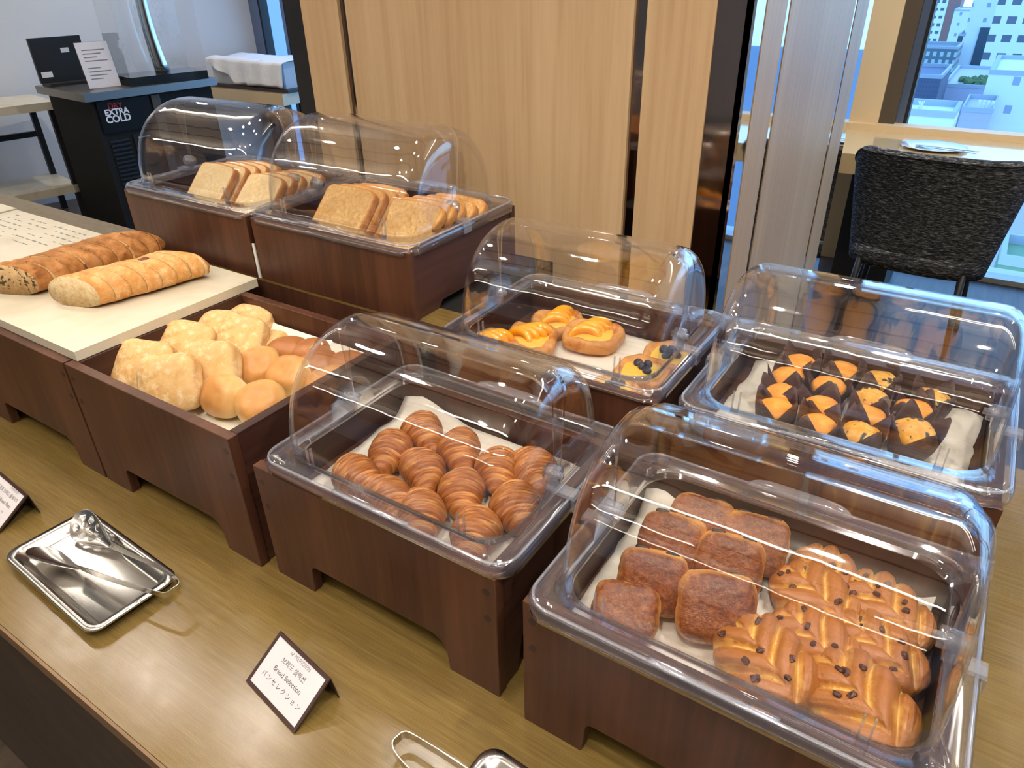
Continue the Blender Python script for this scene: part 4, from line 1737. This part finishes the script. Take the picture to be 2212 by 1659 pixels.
for nm, keys in (('rear_arm', keysA), ('front_arm', keysB)):
    bm = bmesh.new()
    strip_arm(bm, smooth_path(keys, 30), 0)
    mesh_obj(nm, bm, M_steel, tg2, False)


# ------------------------------------------------------------------ table signs
def text(name, body, size, parent, loc, m, shear=0.0, align='CENTER', rot=(0, 0, 0), ext=0.0, off=0.0):
    cu = bpy.data.curves.new(name, 'FONT')
    cu.body = body
    cu.size = size
    cu.align_x = align
    cu.align_y = 'CENTER'
    cu.shear = shear
    cu.extrude = ext
    cu.materials.append(m)
    tmp = bpy.data.objects.new(name + '_curve', cu)
    cu.offset = off
    col.objects.link(tmp)
    bpy.context.view_layer.update()
    me = bpy.data.meshes.new_from_object(tmp.evaluated_get(bpy.context.evaluated_depsgraph_get()))
    bpy.data.objects.remove(tmp)
    me.name = name
    if not me.materials:
        me.materials.append(m)
    o_ = bpy.data.objects.new(name, me)
    col.objects.link(o_)
    o_.parent = parent
    o_.location = loc
    o_.rotation_euler = rot
    return o_


def sign(label, x, y, yaw, lines):
    """x,y: left end of the bottom edge"""
    t = empty('table_sign', (x, y, T))
    t.rotation_euler = (0, 0, R(yaw))
    tag(t, label, 'sign')
    W, Hh = 0.112, 0.0735
    tilt = math.atan2(0.042, 0.060)
    p = empty('sign_panel')
    p.parent = t
    p.rotation_euler = (tilt, 0, 0)
    p.location = (0, 0, 0.001)
    fr = 0.0046
    bm = bmesh.new()
    box(bm, (0, 0, -0.0012), (W, Hh, 0.0004))
    for a, b_ in (((0, 0), (W, fr)), ((0, Hh - fr), (W, Hh)), ((0, fr), (fr, Hh - fr)), ((W - fr, fr), (W, Hh - fr))):
        box(bm, (a[0], a[1], 0.0004), (b_[0], b_[1], 0.0016))
    bm2 = mesh_obj('frame', bm, M_signframe, p)
    bm = bmesh.new()
    box(bm, (fr, fr, 0.0005), (W - fr, Hh - fr, 0.0007))
    mesh_obj('paper_card', bm, M_paper, p)
    for k, (s, yy, sz, sh, xo) in enumerate(lines):
        text('lettering', s, sz, p, (W / 2 + xo, yy, 0.00085), M_ink if k > 0 else M_inkgrey, sh)
    bm = bmesh.new()
    prism(bm, [(0, 0.0600, 0.0425), (0, 0.0612, 0.0425), (0, 0.0665, 0.0005), (0, 0.0653, 0.0005)], (W, 0, 0))
    mesh_obj('back_leg', bm, M_signframe, t)
    bm = bmesh.new()
    prism(bm, [(0.0002, 0.002, 0.0005), (0.0002, 0.0595, 0.0405), (0.0002, 0.070, 0.0005)], (0.0008, 0, 0))
    return t


sign('small framed sign reading Bread Selection on the counter', -0.6345, 0.3095, -9.0,
     [('MERIDIEN', 0.0082, 0, 0.0635, 0), ] and
     [('MERIDIEN', 0.0635, 0.0078, 0, 0.006), ('LE', 0.0635, 0.0060, 0.6, -0.0175), ('브레드 셀렉션', 0.0500, 0.0088, 0, 0), ('Bread Selection', 0.0365, 0.0095, 0, 0), ('パ ン セ レ ク シ ョ ン', 0.0225, 0.0085, 0, 0)])
sign('small framed sign cut off by the left edge of the photo', -1.3335, 0.2830, -4.0,
     [('MERIDIEN', 0.0655, 0.0060, 0, 0.020), ('LE', 0.0655, 0.0048, 0.6, 0.003), ('천연 발효 브레드 플레이트', 0.0550, 0.0080, 0, 0), ('Artisanal Bread Plate', 0.0410, 0.0085, 0, 0), ('パ ン プ レ ー ト', 0.0270, 0.0080, 0, 0)])

# ------------------------------------------------------------------ seating area at the window
ta = empty('window_table', (1.2, 4.07, 0))
tag(ta, 'light wood dining table by the window reflecting the daylight', 'table')
M_table = simple('table_laminate', S(214, 186, 138), 0.12, spec=0.8, coat=0.6)
TH = T - 0.05
bm = bmesh.new()
box(bm, (1.2 - 3.07, 0.0, TH - 0.10), (3.0, 0.78, TH))
for v in bm.verts:
    v.co.x = v.co.x
bevel_all(bm, 0.003)
bm_o = mesh_obj('table_top', bm, M_table, ta)
ta.location = (1.2, 4.07, 0)
# left end sits at x = -0.64
for v in bm_o.data.vertices:
    if v.co.x < 0:
        v.co.x = -1.84 - 0.12 * v.co.y / 0.78
bm = bmesh.new()
box(bm, (-1.78, 0.12, 0.001), (-1.50, 0.62, TH - 0.1005))
mesh_obj('pedestal', bm, M_black, ta)
for x in (0.5, 2.8):
    bm = bmesh.new()
    box(bm, (x, 0.34, 0.001), (x + 0.08, 0.42, TH - 0.1005))
    mesh_obj('table_leg', bm, M_black, ta)
pl = empty('dinner_plate', (-0.25, 4.40, TH))
pl.scale = (1.25, 1.1, 1.0)
tag(pl, 'white plate with a spoon on the window table', 'plate')
bm = bmesh.new()
n = 40
rings = []
for r_, z_ in ((0.06, 0.0005), (0.075, 0.001), (0.125, 0.012), (0.127, 0.014), (0.08, 0.005), (0.0005, 0.004)):
    rings.append([(r_ * math.cos(2 * PI * k / n), r_ * math.sin(2 * PI * k / n), z_) for k in range(n)])
loft(bm, rings, True, True, True)
mesh_obj('plate_body', bm, simple('white_porcelain', S(214, 220, 226), 0.15), pl, True)


def cutlery(nm, x, y, yaw, label, bowl):
    bm = bmesh.new()
    rings = []
    for i in range(25):
        u = i / 24
        wv = 0.004 + (0.006 if u < 0.15 else 0) * (1 - u / 0.15)
        if u > 0.72:
            wv = 0.004 + bowl * math.sin((u - 0.72) / 0.28 * PI) ** 0.7
        z_ = 0.018 + 0.01 * u
        rings.append([(u * 0.21, wv, z_), (u * 0.21, -wv, z_), (u * 0.21, -wv, z_ - 0.0025), (u * 0.21, wv, z_ - 0.0025)])
    loft(bm, rings, True, True, True)
    o_ = mesh_obj(nm, bm, M_steel, None, True)
    o_.location = (x, y, TH + 0.004)
    o_.scale = (1.45, 1.3, 1.0)
    o_.rotation_euler = (0, R(4), R(yaw))
    tag(o_, label, 'cutlery')


cutlery('dessert_spoon', -0.05, 4.26, 158, 'steel spoon lying across the plate on the window table', 0.017)
cutlery('dinner_fork', -0.04, 4.31, 163, 'steel fork beside the spoon on the plate', 0.010)


def chair():
    t = empty('tub_chair', (-0.165, 3.84, 0))
    tag(t, 'charcoal woven fabric tub chair with its back to the camera', 'chair')
    bm = bmesh.new()
    NA, NZ = 40, 12
    zt, zb = 0.895, 0.365
    def pt(a, f_, inner):
        wid = 0.300 + 0.065 * f_
        dep = 0.17 + 0.03 * f_
        k = 0.055 if inner else 0.0
        s = math.sin(a)
        c = math.cos(a)
        n_ = 2.6
        x = (wid - k) * math.copysign(abs(s) ** (2 / n_), s)
        y = -(dep - k) * math.copysign(abs(c) ** (2 / n_), c)
        return x, y
    rings = []
    for i in range(NA + 1):
        a = R(-98 + 196 * i / NA)
        sidef = max(0.0, (abs(math.degrees(a)) - 60) / 58)
        top = zt - 0.20 * sidef ** 1.3
        ring = []
        for j in range(NZ + 1):
            f_ = j / NZ
            x, y = pt(a, f_, False)
            ring.append((x, y, zb + (top - zb) * f_))
        for k in range(1, 6):
            ph = k / 6 * PI
            xo, yo = pt(a, 1, False)
            xi, yi = pt(a, 1, True)
            m_ = (1 - math.cos(ph)) / 2
            ring.append((xo + (xi - xo) * m_, yo + (yi - yo) * m_, top + 0.018 * math.sin(ph)))
        for j in range(NZ, -1, -1):
            f_ = j / NZ
            x, y = pt(a, f_, True)
            ring.append((x, y, zb + (top - zb) * f_))
        rings.append(ring)
    loft(bm, rings, True, True, True)
    bmesh.ops.recalc_face_normals(bm, faces=bm.faces)
    mesh_obj('backrest', bm, M_chair, t, True)
    bm = superbox(0.29, 0.20, 0.06, 4, 8)
    o_ = mesh_obj('seat', bm, M_chair, t, True)
    o_.location = (0, 0.02, 0.42)
    bm = bmesh.new()
    pts = []
    for i in range(NA + 1):
        a = R(-100 + 200 * i / NA)
        x, y = pt(a, 1, False)
        sidef = max(0.0, (abs(math.degrees(a)) - 60) / 58)
        pts.append((x * 1.003, y * 1.003, zt - 0.20 * sidef ** 1.3 + 0.001))
    tube(bm, pts, 0.0045, 6)
    mesh_obj('piping', bm, M_chair, t, True)
    for sx in (-1, 1):
        for sy in (-1, 1):
            bm = bmesh.new()
            tube(bm, [(sx * 0.22, sy * 0.14, 0.40), (sx * 0.25, sy * 0.17, 0.001)], [0.018, 0.011], 10)
            mesh_obj('leg', bm, M_black, t, True)
    t.rotation_euler = (0, 0, R(-4))


chair()

# ------------------------------------------------------------------ left background: cooler cart, side tables
cart = empty('cooler_cart', (-4.96, 2.563, 0))
cart.rotation_euler = (0, 0, R(-6 + 90))
tag(cart, 'black drinks cooler cart with a steel top behind the toast crates', 'cooler cart')
# local x runs along the front (0..0.93), local y goes towards the wall side (0..0.72)
CT = T + 0.16
bm = bmesh.new()
box(bm, (0, 0, CT - 0.05), (0.94, 0.76, CT))
bevel_all(bm, 0.006, 2)
mesh_obj('steel_top', bm, M_steel_b, cart)
bm = bmesh.new()
box(bm, (0.04, 0.03, 0.02), (0.90, 0.68, CT - 0.0505))
mesh_obj('cabinet', bm, simple('charcoal_cabinet', (0.016, 0.015, 0.014), 0.6, spec=0.15), cart)
bm = bmesh.new()
box(bm, (0.07, 0.018, CT - 0.26), (0.42, 0.029, CT - 0.06))
mesh_obj('control_panel', bm, simple('gloss_black', (0.008, 0.008, 0.01), 0.35, spec=0.2), cart)
bm = bmesh.new()
for k in range(18):
    box(bm, (0.09, 0.020, CT - 0.32 - k * 0.028), (0.22, 0.0295, CT - 0.308 - k * 0.028))
mesh_obj('vent_grille', bm, M_black, cart)
bm = bmesh.new()
box(bm, (0.25, 0.021, CT - 0.50), (0.40, 0.0295, CT - 0.29))
mesh_obj('tap_recess', bm, M_shadowblack, cart)
bm = bmesh.new()
box(bm, (0.28, 0.018, CT - 0.318), (0.36, 0.021, CT - 0.311))
mesh_obj('badge', bm, simple('grey_badge', (0.4, 0.4, 0.4), 0.4), cart)
bm = bmesh.new()
box(bm, (0.44, 0.018, 0.1), (0.50, 0.0295, CT - 0.06))
mesh_obj('door_post', bm, simple('bronze_grey_post', S(70, 62, 54), 0.5), cart)
M_red = simple('red_print', (0.45, 0.02, 0.02), 0.5)
M_whi = simple('white_print', (0.85, 0.85, 0.85), 0.5)
text('red_lettering', 'DRY', 0.050, cart, (0.185, 0.0165, CT - 0.095), M_red, rot=(R(90), 0, 0), ext=0.0006)
for k, (s_, zz) in enumerate((('EXTRA', CT - 0.132), ('COLD', CT - 0.176))):
    o_ = text('white_lettering', s_, 0.052 if k == 0 else 0.060, cart, (0.185, 0.0165, zz), M_whi, rot=(R(90), 0, 0), ext=0.0006, off=0.0018)
# things on the cart
mon = empty('black_monitor', (-5.58, 2.80, CT))
mon.rotation_euler = (0, 0, R(82))
mon.scale = (0.88, 1, 1)
tag(mon, 'black display screen seen from behind on the cooler cart', 'monitor')
bm = bmesh.new()
box(bm, (-0.19, -0.012, 0.02), (0.19, 0.012, 0.30))
bevel_all(bm, 0.004)
mesh_obj('screen_back', bm, M_black, mon)
bm = bmesh.new()
box(bm, (-0.16, -0.10, 0.0005), (0.16, 0.06, 0.02))
mesh_obj('stand', bm, M_black, mon)
bm = bmesh.new()
box(bm, (-0.17, -0.014, 0.055), (-0.09, -0.0125, 0.09))
mesh_obj('white_sticker', bm, M_whi, mon)
bm = bmesh.new()
box(bm, (0.02, -0.014, 0.20), (0.08, -0.0125, 0.23))
mesh_obj('white_sticker', bm, M_whi, mon)
ps = empty('paper_stand', (-5.10, 2.80, CT))
ps.rotation_euler = (0, 0, R(76))
tag(ps, 'white printed notice in a clear acrylic stand on the cooler cart', 'notice')
bm = bmesh.new()
box(bm, (-0.105, -0.002, 0.002), (0.105, 0.002, 0.29))
o = mesh_obj('acrylic_holder', bm, M_clear, ps)
o.rotation_euler = (R(-14), 0, 0)
bm = bmesh.new()
box(bm, (-0.100, -0.0045, 0.006), (0.100, -0.0025, 0.285))
o = mesh_obj('paper_sheet', bm, M_paper, ps)
o.rotation_euler = (R(-14), 0, 0)
bm = bmesh.new()
for k in range(9):
    zz = 0.235 - k * 0.022
    if k in (4,):
        continue
    box(bm, (-0.07, -0.0055, zz), (0.07 - 0.03 * ((k * 7) % 3), -0.0046, zz + 0.006))
o = mesh_obj('printed_lines', bm, M_inkgrey, ps)
o['kind'] = 'stuff'
o.rotation_euler = (R(-14), 0, 0)
dt = empty('drink_tower', (-5.06, 3.24, CT))
dt.rotation_euler = (0, 0, R(78))
tag(dt, 'clear chrome drink dispensing tower on a black drip tray', 'drink dispenser')
bm = bmesh.new()
box(bm, (-0.30, -0.14, 0.0005), (0.24, 0.18, 0.055))
bevel_all(bm, 0.004)
mesh_obj('drip_tray', bm, simple('black_glass', (0.02, 0.025, 0.03), 0.08), dt)
bm = bmesh.new()
pth = []
for k in range(15):
    u = k / 14
    pth.append((-0.02 - 0.03 * math.sin(u * PI), 0.0, 0.055 + u * 0.75))
tube(bm, pth, [0.050 - 0.012 * math.sin(k / 14 * PI * 0.8) for k in range(15)], 20)
mesh_obj('tower_column', bm, M_steel, dt, True)
for (a, b_) in (((-0.30, 0.175), (0.24, 0.178)), ((-0.30, -0.138), (-0.297, 0.175)), ((0.237, -0.138), (0.24, 0.175))):
    bm = bmesh.new()
    box(bm, (a[0], a[1], 0.0555), (b_[0], b_[1], 0.75))
    mesh_obj('acrylic_guard', bm, M_clear, dt)

ltb = empty('side_table', (-6.04, 2.84, 0))
ltb.rotation_euler = (0, 0, R(-10))
tag(ltb, 'white topped side table with black metal frame at the left edge', 'table')
ST = T + 0.03
bm = bmesh.new()
box(bm, (-0.35, -1.9, ST - 0.055), (0.22, 0.0, ST))
bevel_all(bm, 0.003)
mesh_obj('table_top', bm, M_marble, ltb)
bm = bmesh.new()
box(bm, (-0.35, -1.9, ST - 0.66), (0.20, -0.02, ST - 0.60))
bevel_all(bm, 0.003)
mesh_obj('shelf', bm, M_marble, ltb)
for x, y in ((-0.33, -0.06), (0.16, -0.06), (-0.33, -0.55), (0.16, -1.15), (-0.33, -1.86), (0.16, -1.86)):
    bm = bmesh.new()
    box(bm, (x, y, 0.001), (x + 0.04, y + 0.04, ST - 0.0555))
    mesh_obj('leg', bm, M_black, ltb)
bm = bmesh.new()
box(bm, (-0.33, -1.82, ST - 0.30), (-0.29, -0.06, ST - 0.26))
mesh_obj('crossbar', bm, M_black, ltb)

bt = empty('back_table', (-5.5, 4.17, 0))
tag(bt, 'light wood table along the far wall under the white cloth', 'table')
bm = bmesh.new()
box(bm, (-0.9, 0, TH - 0.09), (0.52, 0.62, TH))
bevel_all(bm, 0.003)
mesh_obj('table_top', bm, M_table, bt)
for x in (-0.85, 0.42):
    for y in (0.05, 0.5):
        bm = bmesh.new()
        box(bm, (x, y, 0.001), (x + 0.06, y + 0.06, TH - 0.0905))
        mesh_obj('leg', bm, M_black, bt)
o = bxo('dark_serving_board', (-0.52, -0.22, 0.0005), (0.52, 0.22, 0.025), simple('dark_board', S(46, 30, 30), 0.4), None, 0.003)
o.location = (-5.48, 4.44, TH)
tag(o, 'dark brown serving board under the white cloth at the back', 'serving board')
o = bxo('cup_rack', (-0.48, -0.17, 0.0), (0.45, 0.18, 0.20), simple('grey_rack', S(196, 200, 204), 0.4), None, 0.03, 3)
o.location = (-5.48, 4.44, TH + 0.0262)
tag(o, 'grey cup rack half covered by the white cloth', 'rack')
# cloth
bm = bmesh.new()
NU, NV = 34, 30
g = []
for i in range(NU + 1):
    row = []
    for j in range(NV + 1):
        u, v = i / NU, j / NV
        x = -0.50 + 0.98 * u
        s = v * 0.60                       # from the front hem over the edge to the back
        drp = 0.185 if u > 0.38 else 0.10 * (0.25 + u / 0.38 * 1.4)
        drp = min(drp, 0.185)
        if v < 0.35:
            f_ = v / 0.35
            y = -0.205 + 0.02 * math.sin(u * 30) * (1 - f_) - 0.012 * (1 - f_)
            z = 0.215 - drp * (1 - f_)
        else:
            f_ = (v - 0.35) / 0.65
            y = -0.195 + 0.40 * f_
            z = 0.222 + 0.006 * math.sin(f_ * 9 + u * 5)
        z += 0.008 * noise.noise(Vector((u * 7, v * 5, 1)))
        row.append(bm.verts.new((x, y, z)))
    g.append(row)
for i in range(NU):
    for j in range(NV):
        bm.faces.new((g[i][j], g[i + 1][j], g[i + 1][j + 1], g[i][j + 1]))
o = mesh_obj('white_cloth', bm, cloth_mat('white_cotton', S(236, 238, 244)), None, True)
add_solid(o, 0.003)
o.location = (-5.48, 4.44, TH + 0.012)
tag(o, 'white cloth draped over the cup rack on the far table', 'cloth')


# ------------------------------------------------------------------ city outside
def facade(name, wallc, winc, sx, sz, wx=0.6, wz=0.55, rough=0.6):
    """window grid painted by position on the wall"""
    m, n, l, b = mat(name)
    t = n.new('ShaderNodeTexCoord')
    s = n.new('ShaderNodeSeparateXYZ')
    l.new(t.outputs['Object'], s.inputs[0])
    def cell(o_, size, frac):
        d = n.new('ShaderNodeMath')
        d.operation = 'DIVIDE'
        l.new(o_, d.inputs[0])
        d.inputs[1].default_value = size
        f_ = n.new('ShaderNodeMath')
        f_.operation = 'FRACT'
        l.new(d.outputs[0], f_.inputs[0])
        c_ = n.new('ShaderNodeMath')
        c_.operation = 'LESS_THAN'
        l.new(f_.outputs[0], c_.inputs[0])
        c_.inputs[1].default_value = frac
        return c_.outputs[0]
    ax = n.new('ShaderNodeMath')
    ax.operation = 'ADD'
    l.new(s.outputs[0], ax.inputs[0])
    l.new(s.outputs[1], ax.inputs[1])
    cx_ = cell(ax.outputs[0], sx, wx)
    cz_ = cell(s.outputs[2], sz, wz)
    mu = n.new('ShaderNodeMath')
    mu.operation = 'MULTIPLY'
    l.new(cx_, mu.inputs[0])
    l.new(cz_, mu.inputs[1])
    l.new(mixc(n, l, mu.outputs[0], wallc, winc), b.inputs['Base Color'])
    b.inputs['Roughness'].default_value = rough
    return m


F_white = facade('white_facade', S(226, 228, 222), S(90, 100, 112), 2.6, 3.2, 0.6, 0.4)
F_pale = facade('pale_tiled_facade', S(222, 224, 222), S(150, 160, 172), 3.4, 3.1, 0.22, 0.3)
F_teal = facade('teal_glass_facade', S(96, 116, 120), S(180, 196, 196), 1.4, 1.6, 0.5, 0.6)
F_brown = facade('brick_facade', S(150, 104, 92), S(110, 110, 120), 3.0, 3.0, 0.4, 0.4)
F_dark = facade('dark_glass_facade', S(52, 74, 86), S(84, 112, 122), 1.2, 3.0, 0.08, 0.1)
F_slate = facade('slate_facade', S(84, 92, 112), S(74, 82, 102), 0.4, 0.6, 0.5, 0.3)
F_lav = facade('lavender_panel_facade', S(184, 178, 190), S(164, 160, 172), 2.2, 1.7, 0.04, 0.06)
F_roof = simple('grey_roof', S(170, 176, 180), 0.8)
M_plant = simple('roof_garden_green', S(92, 112, 66), 0.9)
ZC = T + 0.8


def building(label, Y, x0, x1, zt, m, depth, zb=-70.0, roof=None):
    t = empty('city_building', ((x0 + x1) / 2, Y, zb))
    tag(t, label, 'building')
    w_ = (x1 - x0) / 2
    hh = zt + T - zb
    bm = bmesh.new()
    box(bm, (-w_, 0, 0), (w_, depth, hh))
    mesh_obj('walls', bm, m, t)
    bm = bmesh.new()
    p = min(0.5, w_ * 0.08)
    for a, b_ in (((-w_ - 0.05, -0.05), (w_ + 0.05, p)), ((-w_ - 0.05, depth - p), (w_ + 0.05, depth + 0.05)), ((-w_ - 0.05, p), (-w_ + p, depth - p)), ((w_ - p, p), (w_ + 0.05, depth - p))):
        box(bm, (a[0], a[1], hh + 0.001), (b_[0], b_[1], hh + 0.5))
    mesh_obj('parapet', bm, roof or F_roof, t)
    return t


CITY = [('pale office block far away at the left of the window', 420, -60, -33.3, -9.6, F_white, 20), ('red brown brick block far behind the teal building', 330, -26.6, -22.5, -10.3, F_brown, 15),
        ('pale tiled tower in the centre of the window view', 300, -21.7, -11.5, -13.8, F_pale, 16), ('slate blue glass block beside the white strip tower', 241, -15.0, -10.5, -16.8, F_dark, 14),
        ('low teal glass building with a gold roof sign', 200, -24.0, -11.8, -16.5, F_teal, 13), ('tall white tower with a dark glass strip', 215, -12.3, -6.2, -3.5, F_pale, 15),
        ('white tower with rows of windows at the right', 180, -6.1, 9.0, -1.0, F_white, 15), ('slate grey windowless block at the left of the window', 120, -14.6, -8.1, -13.3, F_slate, 14),
        ('lavender panelled building with a roof garden', 135.5, -8.7, -1.7, -16.2, F_lav, 26), ('small mauve roof with air conditioners', 95, -3.7, -0.8, -13.5, F_lav, 10),
        ('pale blank walled building at the right', 106, -2.4, 9.5, -10.9, F_pale, 18), ('flat white roof with a planter', 70, -9.5, -3.1, -10.3, F_pale, 6),
        ('low grey house below the chair on the right', 60, 0.1, 8.0, -13.5, F_lav, 10), ('flat green roof at the bottom right of the window', 42, 1.9, 7.0, -12.6, simple('green_roof_paint', S(120, 150, 112), 0.8), 4),
        ('large plain office block behind the oak column', 60, -110, -30, 12, simple('plain_grey_cladding', S(150, 160, 176), 0.7), 20)]
for lb, Y, x0, x1, zt, m, dp in CITY:
    bld = building(lb, Y, x0, x1, zt, m, dp)
    if 'white strip tower' in lb or 'tall white tower' in lb:
        w0 = (x0 + x1) / 2
        for a, b_ in ((-9.3, -6.9), (-5.9 - 0.6, -6.35)):
            pass
        bm = bmesh.new()
        box(bm, (-9.3 - w0, -0.3, 0), (-7.3 - w0, 0.2, 70 + T - 13))
        mesh_obj('glass_strip', bm, F_dark, bld)
        bm = bmesh.new()
        box(bm, (-7.0 - w0, -0.3, 0), (-6.5 - w0, 0.2, 70 + T - 13))
        mesh_obj('glass_strip', bm, F_dark, bld)
    if 'gold roof sign' in lb:
        text('gold_lettering', 'CHAMPION', 1.3, bld, (-18.3 + 17.9, -0.4, 70 + T - 21.0), simple('gold_print', S(220, 190, 80), 0.5), rot=(R(90), 0, 0), ext=0.05)
    if 'roof garden' in lb:
        bm = bmesh.new()
        rnd = random.Random(3)
        for k in range(40):
            c = Vector((rnd.uniform(-1.6, 3.0), rnd.uniform(1, 8), 70 + T - 16.2 + rnd.uniform(0.1, 0.7)))
            ret = bmesh.ops.create_icosphere(bm, subdivisions=2, radius=rnd.uniform(0.3, 0.65), matrix=Matrix.Translation(c))
            for v in ret['verts']:
                v.co += (v.co - c).normalized() * 0.3 * noise.noise(v.co * 3)
        mesh_obj('garden_shrubs', bm, M_plant, bld)['kind'] = 'stuff'
    if 'air conditioners' in lb:
        for k in range(4):
            bm = bmesh.new()
            box(bm, (-0.2 + k * 0.42, 3.0, 70 + T - 13.5), (0.1 + k * 0.42, 3.6, 70 + T - 12.7))
            mesh_obj('air_conditioner', bm, M_whiteplastic, bld)
    if 'planter' in lb:
        bm = bmesh.new()
        cyl(bm, (0.35, 3.0, 70 + T - 10.3), 0.12, 0.35, 16, 0.26)
        for k in range(9):
            a = k * 0.7
            tube(bm, [(0.35, 3.0, 70 + T - 10.0), (0.35 + 0.25 * math.cos(a), 3.0 + 0.25 * math.sin(a), 70 + T - 9.6)], [0.07, 0.02], 6)
        mesh_obj('white_planter', bm, M_whiteplastic, bld)
o = bxo('city_ground', (-400, 8, -70.2), (300, 800, -70.0), simple('street_grey', S(120, 130, 140), 0.9))
struct(o)
